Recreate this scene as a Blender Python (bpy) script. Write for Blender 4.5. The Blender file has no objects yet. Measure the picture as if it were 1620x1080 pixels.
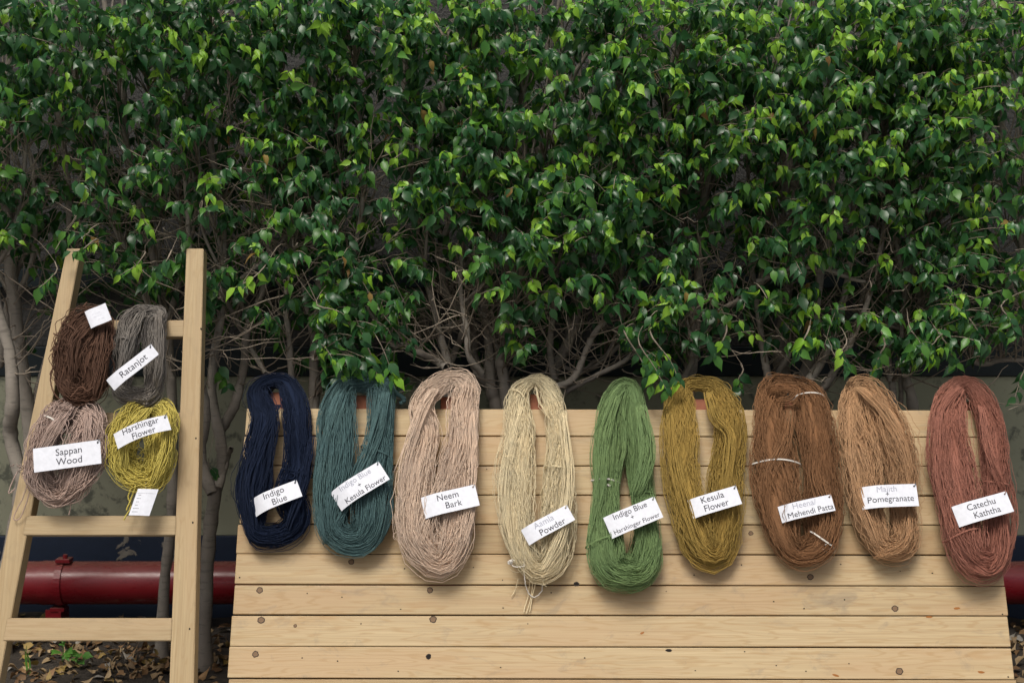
import bpy, bmesh, math, random
import numpy as np
from mathutils import Vector, Matrix

random.seed(7)
rng = np.random.default_rng(11)
scene = bpy.context.scene
COL = scene.collection

# ------------------------------------------------------------------ camera
CAM_H = 1.40
PITCH = math.atan(120 / 2250.0)
F_PX = 2250.0
cam_d = bpy.data.cameras.new('camera')
cam_d.lens = 50.0
cam_d.sensor_width = 36.0
cam_d.clip_start = 0.05
cam_d.clip_end = 2000.0
cam_d.dof.use_dof = True
cam_d.dof.focus_distance = 4.45
cam_d.dof.aperture_fstop = 4.0
cam = bpy.data.objects.new('camera', cam_d)
cam.location = (0, 0, CAM_H)
cam.rotation_euler = (math.pi / 2 - PITCH, 0, 0)
COL.objects.link(cam)
scene.camera = cam

# ------------------------------------------------------------------ light
SUN_EL, SUN_AZ = math.radians(58), math.radians(196)   # azimuth measured from +Y towards +X
world = bpy.data.worlds.new('World')
scene.world = world
world.use_nodes = True
wn = world.node_tree.nodes
wl = world.node_tree.links
wn.clear()
wo = wn.new('ShaderNodeOutputWorld')
bg = wn.new('ShaderNodeBackground')
sky = wn.new('ShaderNodeTexSky')
sky.sky_type = 'NISHITA'
sky.sun_disc = False
sky.sun_elevation = SUN_EL
sky.sun_rotation = SUN_AZ
sky.air_density = 1.0
sky.dust_density = 7.0
sky.ozone_density = 1.0
bg.inputs['Strength'].default_value = 0.085
wl.new(sky.outputs[0], bg.inputs[0])
wl.new(bg.outputs[0], wo.inputs[0])
sun_d = bpy.data.lights.new('sun', 'SUN')
sun_d.energy = 2.1
sun_d.angle = math.radians(22)
sun_d.color = (1.0, 0.97, 0.91)
sun = bpy.data.objects.new('sun', sun_d)
sdir = Vector((math.sin(SUN_AZ) * math.cos(SUN_EL), math.cos(SUN_AZ) * math.cos(SUN_EL), math.sin(SUN_EL)))
sun.rotation_euler = sdir.to_track_quat('Z', 'Y').to_euler()
sun.location = (0, 0, 10)
COL.objects.link(sun)
vs = scene.view_settings
vs.view_transform = 'Standard'
vs.look = 'None'
vs.exposure = 0.15
vs.gamma = 1.0
vs.use_curve_mapping = False
scene.render.film_transparent = False
scene.cycles.max_bounces = 8
scene.cycles.diffuse_bounces = 4
scene.cycles.transmission_bounces = 4
scene.cycles.use_denoising = True

# ------------------------------------------------------------------ helpers
FWD = np.array([0, math.cos(PITCH), -math.sin(PITCH)])
DWN = np.array([0, -math.sin(PITCH), -math.cos(PITCH)])
RGT = np.array([1.0, 0, 0])
CAM = np.array([0, 0, CAM_H])

def ray(px, py):
    return FWD + RGT * ((px - 810) / F_PX) + DWN * ((py - 540) / F_PX)

def P(px, py, Y):
    """survey point: where the sight line meets the vertical plane y = Y"""
    d = ray(px, py)
    return CAM + d * (Y / d[1])

class Plane:
    def __init__(s, o, n):
        s.o = np.array(o, float)
        s.n = np.array(n, float) / np.linalg.norm(n)
        s.u = np.array([1.0, 0, 0])
        s.v = np.cross(s.n, s.u)
        if s.v[2] < 0: s.v = -s.v
    def at(s, px, py, d=0.0):
        r = ray(px, py)
        t = np.dot(s.o + s.n * d - CAM, s.n) / np.dot(r, s.n)
        return CAM + r * t
    def uv(s, p):
        q = np.asarray(p) - s.o
        return np.dot(q, s.u), np.dot(q, s.v)
    def matrix(s, o, ang=0.0):
        ca, sa = math.cos(ang), math.sin(ang)
        x = s.u * ca + s.v * sa
        y = -s.u * sa + s.v * ca
        m = Matrix.Identity(4)
        for i in range(3):
            m[i][0], m[i][1], m[i][2], m[i][3] = x[i], y[i], s.n[i], o[i]
        return m

LB = math.atan(0.3393 / 0.8043)
BOARD = Plane((0, 4.312, 0), (0, -math.cos(LB), math.sin(LB)))
LL = math.radians(17)
LADDER = Plane((0, 4.20, 0), (0, -math.cos(LL), math.sin(LL)))

def mesh_fast(name, verts, faces, mats=None, mat_idx=None, smooth=True):
    """verts (N,3); faces (K,n) int array of one polygon size"""
    verts = np.ascontiguousarray(verts, dtype=np.float32)
    faces = np.ascontiguousarray(faces, dtype=np.int32)
    me = bpy.data.meshes.new(name)
    me.vertices.add(len(verts))
    me.vertices.foreach_set('co', verts.ravel())
    k, n = faces.shape
    me.loops.add(k * n)
    me.loops.foreach_set('vertex_index', faces.ravel())
    me.polygons.add(k)
    me.polygons.foreach_set('loop_start', np.arange(k, dtype=np.int32) * n)
    if mats is not None:
        for m in (mats if isinstance(mats, (list, tuple)) else [mats]):
            me.materials.append(m)
    if mat_idx is not None:
        me.polygons.foreach_set('material_index', np.ascontiguousarray(mat_idx, dtype=np.int32))
    me.polygons.foreach_set('use_smooth', np.full(k, smooth, dtype=bool))
    me.update(calc_edges=True)
    return me

def link(name, me, parent=None, loc=None, kind=None, label=None, cat=None, group=None):
    o = bpy.data.objects.new(name, me)
    COL.objects.link(o)
    if parent is not None: o.parent = parent
    if loc is not None: o.location = loc
    if kind: o['kind'] = kind
    if label: o['label'] = label
    if cat: o['category'] = cat
    if group: o['group'] = group
    return o

def empty(name, loc, label, cat, group=None):
    o = link(name, None, None, loc, None, label, cat, group)
    o.empty_display_size = 0.1
    return o

def box_mesh(name, sx, sy, sz, mat, bevel=0.0, seg=1):
    bm = bmesh.new()
    bmesh.ops.create_cube(bm, size=1.0)
    bmesh.ops.scale(bm, vec=(sx, sy, sz), verts=bm.verts)
    if bevel:
        bmesh.ops.bevel(bm, geom=list(bm.edges), offset=bevel, segments=seg, affect='EDGES', profile=0.5)
    me = bpy.data.meshes.new(name)
    bm.to_mesh(me); bm.free()
    me.materials.append(mat)
    return me

def bm_mesh(name, bm, mat, smooth=False):
    me = bpy.data.meshes.new(name)
    bm.to_mesh(me); bm.free()
    for m in (mat if isinstance(mat, (list, tuple)) else [mat]): me.materials.append(m)
    if smooth:
        me.polygons.foreach_set('use_smooth', np.ones(len(me.polygons), dtype=bool))
    return me

def unit(a):
    return a / np.maximum(np.linalg.norm(a, axis=-1, keepdims=True), 1e-9)

def tubes(paths, rad, sides=4, closed=False, ref=(0.13, -1, 0.21)):
    """paths (K,M,3), rad scalar / (K,) / (K,M): quads for K tubes of M rings"""
    paths = np.asarray(paths, float)
    if paths.ndim == 2: paths = paths[None]
    K, M, _ = paths.shape
    rad = np.asarray(rad, float)
    if rad.ndim == 0: rad = np.full((K, M), float(rad))
    elif rad.ndim == 1: rad = np.repeat(rad[:, None], M, 1) if len(rad) == K and K > 1 or len(rad) != M else np.repeat(rad[None], K, 0)
    if closed:
        T = np.roll(paths, -1, 1) - np.roll(paths, 1, 1)
    else:
        T = np.gradient(paths, axis=1)
    T = unit(T)
    ref = np.asarray(ref, float)
    A = unit(np.cross(T, ref)); B = np.cross(T, A)
    ang = np.arange(sides) * 2 * math.pi / sides
    V = (paths[:, :, None, :] + rad[:, :, None, None] * (np.cos(ang)[None, None, :, None] * A[:, :, None, :] + np.sin(ang)[None, None, :, None] * B[:, :, None, :]))
    k = np.arange(K)[:, None, None] * (M * sides)
    mm = M if closed else M - 1
    m = np.arange(mm)[None, :, None]
    s = np.arange(sides)[None, None, :]
    s2 = (s + 1) % sides
    m2 = (m + 1) % M
    a = k + m * sides + s; b = k + m * sides + s2; c = k + m2 * sides + s2; d = k + m2 * sides + s
    Fq = np.stack(np.broadcast_arrays(a, b, c, d), -1).reshape(-1, 4)
    return V.reshape(-1, 3), Fq

def merge(parts):
    vs_, fs_, off = [], [], 0
    for v, f in parts:
        vs_.append(v); fs_.append(f + off); off += len(v)
    return np.concatenate(vs_), np.concatenate(fs_)

def catmull(pts, n, closed=False):
    pts = np.asarray(pts, float)
    N = len(pts)
    if closed:
        idx = lambda i: i % N
        t = np.linspace(0, N, n, endpoint=False)
    else:
        idx = lambda i: np.clip(i, 0, N - 1)
        t = np.linspace(0, N - 1, n)
    i = np.floor(t).astype(int)
    if not closed: i = np.minimum(i, N - 2)
    f = (t - i)[:, None]
    p0, p1, p2, p3 = pts[idx(i - 1)], pts[idx(i)], pts[idx(i + 1)], pts[idx(i + 2)]
    return 0.5 * (2 * p1 + (p2 - p0) * f + (2 * p0 - 5 * p1 + 4 * p2 - p3) * f ** 2 + (3 * p1 - p0 - 3 * p2 + p3) * f ** 3)

# ------------------------------------------------------------------ materials
class NT:
    def __init__(s, name):
        s.m = bpy.data.materials.new(name)
        s.m.use_nodes = True
        s.t = s.m.node_tree
        s.b = s.t.nodes['Principled BSDF']
        s.out = s.t.nodes['Material Output']
    def n(s, typ, **kw):
        nd = s.t.nodes.new(typ)
        for k, v in kw.items():
            if k.startswith('_'): setattr(nd, k[1:], v)
            else:
                key = k.replace('__', ' ')
                nd.inputs[key].default_value = v
        return nd
    def l(s, a, b): s.t.links.new(a, b)
    def coord(s, scale=(1, 1, 1), randomize=False, kind='Object'):
        tc = s.n('ShaderNodeTexCoord')
        mp = s.n('ShaderNodeMapping')
        mp.inputs['Scale'].default_value = scale
        s.l(tc.outputs[kind], mp.inputs['Vector'])
        if randomize:
            oi = s.n('ShaderNodeObjectInfo')
            mu = s.n('ShaderNodeMath', _operation='MULTIPLY'); mu.inputs[1].default_value = 37.0
            s.l(oi.outputs['Random'], mu.inputs[0])
            cb = s.n('ShaderNodeCombineXYZ')
            for i in range(3): s.l(mu.outputs[0], cb.inputs[i])
            s.l(cb.outputs[0], mp.inputs['Location'])
        return mp.outputs[0]
    def noise(s, vec, scale, detail=4, rough=0.55, dist=0.0):
        nd = s.n('ShaderNodeTexNoise', Scale=scale, Detail=detail, Roughness=rough, Distortion=dist)
        s.l(vec, nd.inputs['Vector'])
        return nd.outputs['Fac']
    def ramp(s, fac, stops, interp='LINEAR'):
        r = s.n('ShaderNodeValToRGB')
        r.color_ramp.interpolation = interp
        els = r.color_ramp.elements
        while len(els) < len(stops): els.new(0.5)
        for e, (p, c) in zip(els, stops):
            e.position = p
            e.color = (*c, 1) if not isinstance(c, (int, float)) else (c, c, c, 1)
        s.l(fac, r.inputs[0])
        return r.outputs[0]
    def mix(s, fac, a, b, blend='MIX'):
        nd = s.n('ShaderNodeMix', _data_type='RGBA', _blend_type=blend)
        for sock, v in ((nd.inputs[0], fac), (nd.inputs[6], a), (nd.inputs[7], b)):
            if isinstance(v, bpy.types.NodeSocket): s.l(v, sock)
            elif isinstance(v, (int, float)): sock.default_value = v if sock.type == 'VALUE' else (v, v, v, 1)
            else: sock.default_value = (*v, 1)
        return nd.outputs[2]
    def math(s, op, a, b=None):
        nd = s.n('ShaderNodeMath', _operation=op)
        for i, v in enumerate((a, b)):
            if v is None: continue
            if isinstance(v, bpy.types.NodeSocket): s.l(v, nd.inputs[i])
            else: nd.inputs[i].default_value = v
        return nd.outputs[0]
    def bump(s, h, strength=0.3, dist=0.002):
        b = s.n('ShaderNodeBump', Strength=strength, Distance=dist)
        s.l(h, b.inputs['Height'])
        s.l(b.outputs[0], s.b.inputs['Normal'])
    def base(s, c, rough=0.6, spec=0.5):
        if isinstance(c, bpy.types.NodeSocket): s.l(c, s.b.inputs['Base Color'])
        else: s.b.inputs['Base Color'].default_value = (*c, 1)
        if isinstance(rough, bpy.types.NodeSocket): s.l(rough, s.b.inputs['Roughness'])
        else: s.b.inputs['Roughness'].default_value = rough
        s.b.inputs['Specular IOR Level'].default_value = spec
        return s.m

def mat_plain(name, c, rough=0.6, spec=0.4):
    t = NT(name)
    v = t.coord()
    f = t.noise(v, 60, 3)
    col = t.mix(f, tuple(x * 0.82 for x in c), tuple(min(1, x * 1.12) for x in c))
    return t.base(col, rough, spec)

def mat_wood(name, light, dark, pink, resin, stain, axis=0, stain_amt=0.35, contrast=1.0):
    t = NT(name)
    def stretched(across, along):
        st = [across] * 3; st[axis] = along
        return t.coord(tuple(st), True)
    fine = t.noise(stretched(190, 2.4), 1.0, 5, 0.6, 0.2)
    grain = t.noise(stretched(60, 1.2), 1.0, 3, 0.5, 0.6)
    bend = t.noise(stretched(16, 1.3), 1.0, 3, 0.5)
    rings = t.n('ShaderNodeMath', _operation='SINE')
    t.l(t.math('MULTIPLY', bend, 95.0), rings.inputs[0])
    rline = t.ramp(rings.outputs[0], [(0.45, 0.0), (0.98, 1.0)])
    patch = t.noise(stretched(9, 1.7), 1.0, 3, 0.5)
    patch2 = t.noise(stretched(13, 3.1), 1.3, 3, 0.6)
    smear = t.noise(stretched(16, 9), 1.0, 5, 0.7, 0.8)
    c = t.mix(t.ramp(fine, [(0.32, 0.0), (0.66, 1.0)]), dark, light)
    c = t.mix(t.math('MULTIPLY', t.ramp(grain, [(0.30, 1.0), (0.50, 0.0)]), 0.45 * contrast), c, dark)
    c = t.mix(t.math('MULTIPLY', t.ramp(patch, [(0.44, 0.0), (0.62, 1.0)]), 0.75), c, pink)
    c = t.mix(t.math('MULTIPLY', rline, 0.30 * contrast), c, tuple(x * y for x, y in zip(dark, (0.90, 0.78, 0.62))))
    c = t.mix(t.math('MULTIPLY', t.ramp(patch2, [(0.60, 0.0), (0.76, 1.0)]), 0.60), c, resin)
    c = t.mix(t.math('MULTIPLY', t.ramp(smear, [(0.56, 0.0), (0.80, 1.0)]), stain_amt), c, stain)
    oi = t.n('ShaderNodeObjectInfo')
    tone = t.ramp(oi.outputs['Random'], [(0.0, (0.80, 0.75, 0.68)), (0.45, (0.96, 0.94, 0.91)), (1.0, (1.08, 1.07, 1.04))])
    c = t.mix(1.0, c, tone, 'MULTIPLY')
    t.bump(fine, 0.35, 0.0012)
    return t.base(c, t.ramp(fine, [(0.3, 0.48), (0.7, 0.66)]), 0.4)

M_PLANK = mat_wood('pine_plank', (0.55, 0.44, 0.265), (0.43, 0.325, 0.185), (0.48, 0.345, 0.20), (0.40, 0.245, 0.105), (0.22, 0.19, 0.15), 0, 0.65, 1.5)
M_LADX = mat_wood('ladder_wood_rung', (0.45, 0.355, 0.215), (0.35, 0.265, 0.15), (0.43, 0.32, 0.19), (0.31, 0.21, 0.11), (0.22, 0.175, 0.12), 0, 0.4, 0.8)
M_LADY = mat_wood('ladder_wood_stile', (0.45, 0.35, 0.205), (0.35, 0.26, 0.145), (0.42, 0.31, 0.18), (0.30, 0.20, 0.10), (0.22, 0.17, 0.11), 1, 0.4, 0.8)
M_PEG = mat_plain('terracotta_peg', (0.34, 0.13, 0.075), 0.8)
M_KNOT = mat_plain('knot_wood', (0.19, 0.115, 0.06), 0.6)
M_KNOTRING = mat_plain('knot_bark', (0.035, 0.02, 0.014), 0.7)
M_HOLE = mat_plain('dark_hole', (0.012, 0.009, 0.007), 0.9)
M_RESIN = mat_plain('resin_streak', (0.32, 0.12, 0.02), 0.35)
M_PAPER = mat_plain('tag_paper', (0.76, 0.79, 0.86), 0.55, 0.3)
M_INK = mat_plain('dark_ink', (0.045, 0.045, 0.06), 0.7)
M_INKPALE = mat_plain('glare_faint_ink', (0.40, 0.42, 0.50), 0.7)  # glare on curved paper put into the ink colour; also faint handwriting
M_WHITE_STRING = mat_plain('white_string', (0.75, 0.72, 0.66), 0.9)
M_STEEL = mat_plain('dark_staple', (0.12, 0.12, 0.12), 0.4)

def mat_yarn(name, c, rnd=0.35):
    t = NT(name)
    g = t.n('ShaderNodeNewGeometry')
    v = t.coord()
    f = t.noise(v, 420, 2)
    lo = tuple(x * (1 - rnd) for x in c); hi = tuple(min(1, x * (1 + rnd)) for x in c)
    col = t.mix(g.outputs['Random Per Island'], lo, hi)
    patch = t.noise(v, 9, 3)
    col = t.mix(t.ramp(patch, [(0.35, 0.0), (0.7, 0.55)]), col, tuple(min(1, x * y) for x, y in zip(c, (1.28, 1.2, 1.1))))
    col = t.mix(f, t.mix(1.0, col, (0.62, 0.62, 0.62), 'MULTIPLY'), t.mix(1.0, col, (1.25, 1.25, 1.25), 'MULTIPLY'))
    t.bump(f, 0.8, 0.002)
    t.b.inputs['Sheen Weight'].default_value = 0.25
    t.b.inputs['Sheen Roughness'].default_value = 0.5
    t.b.inputs['Sheen Tint'].default_value = (*[min(1, x * 1.6 + 0.05) for x in c], 1)
    return t.base(col, 0.9, 0.15)

def mat_leaf(name, a, b, tr, rough=0.36, trw=0.3):
    t = NT(name)
    g = t.n('ShaderNodeNewGeometry')
    oi = t.n('ShaderNodeObjectInfo')
    r = t.math('FRACT', t.math('ADD', t.math('MULTIPLY', g.outputs['Random Per Island'], 7.31), t.math('MULTIPLY', oi.outputs['Random'], 13.7)))
    v = t.coord()
    f = t.noise(v, 35, 3)
    col = t.mix(r, a, b)
    col = t.mix(t.math('MULTIPLY', f, 0.5), col, tuple(x * 0.7 for x in a))
    # underside of the blade is paler and duller
    col = t.mix(t.math('MULTIPLY', g.outputs['Backfacing'], 0.5), col, tuple(min(1, x * 1.5 + 0.02) for x in b))
    t.base(col, t.ramp(f, [(0.3, rough - 0.06), (0.7, rough + 0.12)]), 0.42)
    tb = t.n('ShaderNodeBsdfTranslucent')
    tb.inputs[0].default_value = (*tr, 1)
    ms = t.n('ShaderNodeMixShader'); ms.inputs[0].default_value = trw
    t.l(t.b.outputs[0], ms.inputs[1]); t.l(tb.outputs[0], ms.inputs[2])
    t.l(ms.outputs[0], t.out.inputs[0])
    return t.m

M_LEAF = [
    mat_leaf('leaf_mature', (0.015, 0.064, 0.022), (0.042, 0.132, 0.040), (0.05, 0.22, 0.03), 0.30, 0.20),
    mat_leaf('leaf_mid', (0.058, 0.180, 0.032), (0.11, 0.28, 0.042), (0.14, 0.36, 0.02), 0.34, 0.28),
    mat_leaf('leaf_young', (0.24, 0.50, 0.040), (0.38, 0.66, 0.080), (0.36, 0.62, 0.04), 0.34, 0.38),
    mat_leaf('leaf_withered', (0.34, 0.24, 0.06), (0.20, 0.10, 0.035), (0.30, 0.18, 0.03), 0.6, 0.25),
]
M_DRY = [
    mat_leaf('dry_leaf_tan', (0.22, 0.15, 0.08), (0.33, 0.24, 0.13), (0.2, 0.12, 0.05), 0.7, 0.1),
    mat_leaf('dry_leaf_brown', (0.12, 0.065, 0.03), (0.24, 0.14, 0.06), (0.12, 0.06, 0.02), 0.7, 0.1),
    mat_leaf('dry_leaf_yellow', (0.33, 0.23, 0.06), (0.26, 0.18, 0.06), (0.25, 0.18, 0.03), 0.65, 0.15),
    mat_leaf('dry_leaf_grey', (0.30, 0.28, 0.25), (0.23, 0.21, 0.17), (0.2, 0.18, 0.12), 0.8, 0.1),
]

def mat_bark(name, c1, c2):
    t = NT(name)
    v = t.coord((1, 1, 1))
    vs2 = t.coord((18, 18, 90))
    f = t.noise(v, 22, 5, 0.6)
    l = t.noise(vs2, 1.2, 3)
    c = t.mix(f, c1, c2)
    c = t.mix(t.math('MULTIPLY', t.ramp(l, [(0.55, 0.0), (0.72, 1.0)]), 0.5), c, tuple(x * 0.45 for x in c1))
    t.bump(f, 0.5, 0.006)
    return t.base(c, 0.85, 0.2)
M_BARK = mat_bark('grey_bark', (0.18, 0.162, 0.137), (0.32, 0.29, 0.25))
M_TWIG = mat_bark('twig_bark', (0.20, 0.165, 0.125), (0.36, 0.31, 0.25))

def mat_wall_rough(name='roughcast_render', k=1.0):
    t = NT(name)
    v = t.coord()
    f = t.noise(v, 70, 6, 0.7)
    b = t.noise(v, 2.5, 4)
    c = t.mix(f, (0.20 * k, 0.20 * k, 0.195 * k), (0.42 * k, 0.42 * k, 0.41 * k))
    c = t.mix(t.math('MULTIPLY', b, 0.35), c, (0.16 * k, 0.165 * k, 0.15 * k))
    t.bump(f, 1.0, 0.02)
    return t.base(c, 0.95, 0.1)

def mat_wall_cream():
    t = NT('cream_wall_paint')
    v = t.coord()
    b = t.noise(v, 3, 5)
    g = t.noise(v, 14, 6, 0.7, 0.4)
    zc = t.n('ShaderNodeSeparateXYZ')
    tc = t.n('ShaderNodeTexCoord'); t.l(tc.outputs['Object'], zc.inputs[0])
    low = t.ramp(zc.outputs['Z'], [(0.36, 1.0), (0.62, 0.25)])     # rising damp and mould grow from the base
    c = t.mix(b, (0.30, 0.315, 0.225), (0.40, 0.41, 0.30))
    mould = t.math('MULTIPLY', t.ramp(g, [(0.52, 0.0), (0.62, 0.85)]), low)
    c = t.mix(mould, c, (0.11, 0.12, 0.095))
    t.bump(g, 0.3, 0.006)
    return t.base(c, 0.8, 0.25)

def mat_wall_blue(name, peel, col=(0.012, 0.022, 0.045)):
    t = NT(name)
    v = t.coord()
    g = t.noise(v, 7.5, 6, 0.6, 0.5)
    m = t.ramp(g, [(peel, 0.0), (peel + 0.015, 1.0)])
    f = t.noise(v, 45, 4)
    old = t.mix(f, (0.16, 0.13, 0.10), (0.34, 0.33, 0.28))
    c = t.mix(m, t.mix(f, col, tuple(x * 1.5 for x in col)), old)
    t.bump(m, 0.5, 0.004)
    return t.base(c, 0.55, 0.4)

M_ROUGH, M_CREAM = mat_wall_rough('roughcast_render', 0.32), mat_wall_cream()
M_DARKRENDER = mat_wall_rough('dark_render', 0.3)  # same roughcast in a slightly darker grey
M_BLUE = mat_wall_blue('peeling_blue_paint', 0.60)
M_BLUE2 = mat_wall_blue('dark_teal_paint', 0.74, (0.005, 0.012, 0.015))

def mat_soil():
    t = NT('dark_soil')
    v = t.coord()
    f = t.noise(v, 26, 7, 0.7); b = t.noise(v, 3, 4)
    c = t.mix(f, (0.035, 0.030, 0.026), (0.105, 0.092, 0.078))
    c = t.mix(t.math('MULTIPLY', b, 0.5), c, (0.05, 0.042, 0.034))
    t.bump(f, 1.0, 0.03)
    return t.base(c, 0.95, 0.1)
def mat_concrete():
    t = NT('grey_concrete')
    v = t.coord()
    f = t.noise(v, 40, 6, 0.7); b = t.noise(v, 1.5, 4)
    c = t.mix(f, (0.20, 0.195, 0.185), (0.32, 0.315, 0.30))
    c = t.mix(t.math('MULTIPLY', b, 0.4), c, (0.17, 0.165, 0.155))
    t.bump(f, 0.4, 0.004)
    return t.base(c, 0.9, 0.2)
def mat_red():
    t = NT('red_pipe_paint')
    v = t.coord((1.2, 5, 5))
    f = t.noise(v, 9, 5, 0.65); d = t.noise(v, 40, 3)
    c = t.mix(f, (0.14, 0.005, 0.010), (0.20, 0.009, 0.015))
    g = t.n('ShaderNodeNewGeometry')
    sp = t.n('ShaderNodeSeparateXYZ'); t.l(g.outputs['Normal'], sp.inputs[0])
    dust = t.math('MULTIPLY', t.ramp(sp.outputs['Z'], [(0.45, 0.0), (0.95, 0.8)]), d)   # dust settled on top
    c = t.mix(dust, c, (0.20, 0.13, 0.10))
    return t.base(c, t.ramp(f, [(0.3, 0.22), (0.7, 0.38)]), 0.5)
M_SOIL, M_CONC, M_RED = mat_soil(), mat_concrete(), mat_red()

# ------------------------------------------------------------------ setting: ground, pavement
def grid_mesh(name, x0, x1, y0, y1, nx, ny, hf, mat):
    xs = np.linspace(x0, x1, nx); ys = np.linspace(y0, y1, ny)
    X, Y = np.meshgrid(xs, ys)
    Z = hf(X, Y)
    V = np.stack([X, Y, Z], -1).reshape(-1, 3)
    i, j = np.meshgrid(np.arange(nx - 1), np.arange(ny - 1))
    a = (j * nx + i).ravel()
    return mesh_fast(name, V, np.stack([a, a + 1, a + nx + 1, a + nx], -1), mat)

def soil_h(X, Y):
    return 0.010 * np.sin(X * 5.1 + Y * 3.3) + 0.008 * np.sin(X * 11.7 - Y * 8.1 + 1.0) + 0.005 * np.sin(X * 23 + Y * 19)

def soil_at(x, y):
    return float(soil_h(np.array(x), np.array(y)))

link('ground', grid_mesh('ground', -400, 400, -400, 400, 3, 3, lambda X, Y: X * 0 - 0.030, M_CONC), kind='structure')
link('soil_bed', grid_mesh('soil_bed', -5, 5, 4.36, 5.66, 240, 40, soil_h, M_SOIL), kind='structure')
link('unseen_pavement', grid_mesh('unseen_pavement', -8, 8, -6, 4.40, 3, 3, lambda X, Y: X * 0 - 0.004, M_CONC), kind='structure')  # unseen paving, added to bounce light up onto the skeins

# ------------------------------------------------------------------ wall
WY = 5.65
def zrow(py, Y=WY): return float(P(810, py, Y)[2])
wall = empty('boundary_wall', (0, WY, 0), 'grey roughcast boundary wall with cream band and peeling dark blue base behind hedge', 'wall')
def wall_band(name, z0, z1, proud, mat):
    me = box_mesh(name, 10.0, 0.20 + proud, z1 - z0, mat, 0.004)
    return link(name, me, wall, (0, 0.10 - proud / 2, (z0 + z1) / 2))
zb0, zb1, zb2, zb3, zb4 = zrow(847), zrow(595), zrow(548), zrow(455), zrow(425)
wall_band('painted_base', -0.03, zb0, 0.006, M_BLUE)
wall_band('cream_band', zb0, zb1, 0.0, M_CREAM)
wall_band('teal_stripe', zb1, zb2, 0.008, M_BLUE2)
wall_band('render_panel', zb2, zb3, 0.003, M_DARKRENDER)
wall_band('ledge', zb3, zb4, 0.05, M_BLUE2)
wall_band('upper_render', zb4, 2.60, 0.0, M_ROUGH)
wall_band('coping', 2.60, 2.65, 0.03, M_CONC)

# ------------------------------------------------------------------ pipe
PY_, PZ_, PR_ = 5.43, float(P(200, 921, 5.43)[2]), 0.082
pipe = empty('fire_pipe', (0, PY_, 0), 'glossy dark red painted pipe running low along the wall behind the ladder', 'pipe')
def cyl_x(x0, x1, r, sides=40, caps=False):
    xs = np.array([x0, x1]); 
    path = np.array([[x0, 0, PZ_], [x1, 0, PZ_]])
    return tubes(path, r, sides)
v, f = cyl_x(-4.6, 4.6, PR_, 48)
link('pipe_run', mesh_fast('pipe_run', v, f, M_RED), pipe)
for px in (100, 1180):
    x = float(P(px, 921, PY_)[0])
    bm = bmesh.new()
    # clamp band round the pipe with two lugs and a foot plate
    prof = [(-0.013, 0.003), (-0.013, 0.0065), (0.013, 0.0065), (0.013, 0.003)]
    n = 32
    rings = []
    for i in range(n):
        a = 2 * math.pi * i / n
        rings.append([bm.verts.new((x + p[0], math.cos(a) * (PR_ + p[1]), PZ_ + math.sin(a) * (PR_ + p[1]))) for p in prof])
    for i in range(n):
        for k in range(4):
            bm.faces.new((rings[i][k], rings[i][(k + 1) % 4], rings[(i + 1) % n][(k + 1) % 4], rings[(i + 1) % n][k]))
    link('clamp_band', bm_mesh('clamp_band', bm, M_RED), pipe)
    for sgn, dz in ((1, PR_ + 0.010), (-1, -PR_ - 0.014)):
        m = link('clamp_lug', box_mesh('clamp_lug', 0.055, 0.05, 0.016, M_RED, 0.002), pipe, (x + 0.012 * sgn, -0.02, PZ_ + dz))
        b = bmesh.new(); bmesh.ops.create_cone(b, cap_ends=True, segments=6, radius1=0.009, radius2=0.009, depth=0.016)
        link('bolt', bm_mesh('bolt', b, M_RED), m, (0.008, -0.012, 0.016 * sgn))
    bm = bmesh.new()
    for (bx, by, bz, sx, sy, sz) in ((0, 0.0, (PZ_ - PR_ - 0.02) / 2 - 0.0, 0.010, 0.10, PZ_ - PR_ - 0.02), (-0.03, -0.035, (PZ_ - PR_) / 2, 0.055, 0.010, PZ_ - PR_ - 0.03), (0, 0, 0.004, 0.14, 0.14, 0.012)):
        r = bmesh.ops.create_cube(bm, size=1.0)
        bmesh.ops.scale(bm, vec=(sx, sy, sz), verts=r['verts'])
        bmesh.ops.translate(bm, vec=(x + bx, by, bz), verts=r['verts'])
    link('support_bracket', bm_mesh('support_bracket', bm, M_RED), pipe)
# welded sleeve joint
v, f = cyl_x(float(P(68, 921, PY_)[0]), float(P(96, 921, PY_)[0]), PR_ + 0.0025, 48)
link('joint_sleeve', mesh_fast('joint_sleeve', v, f, M_RED), pipe)

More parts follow.
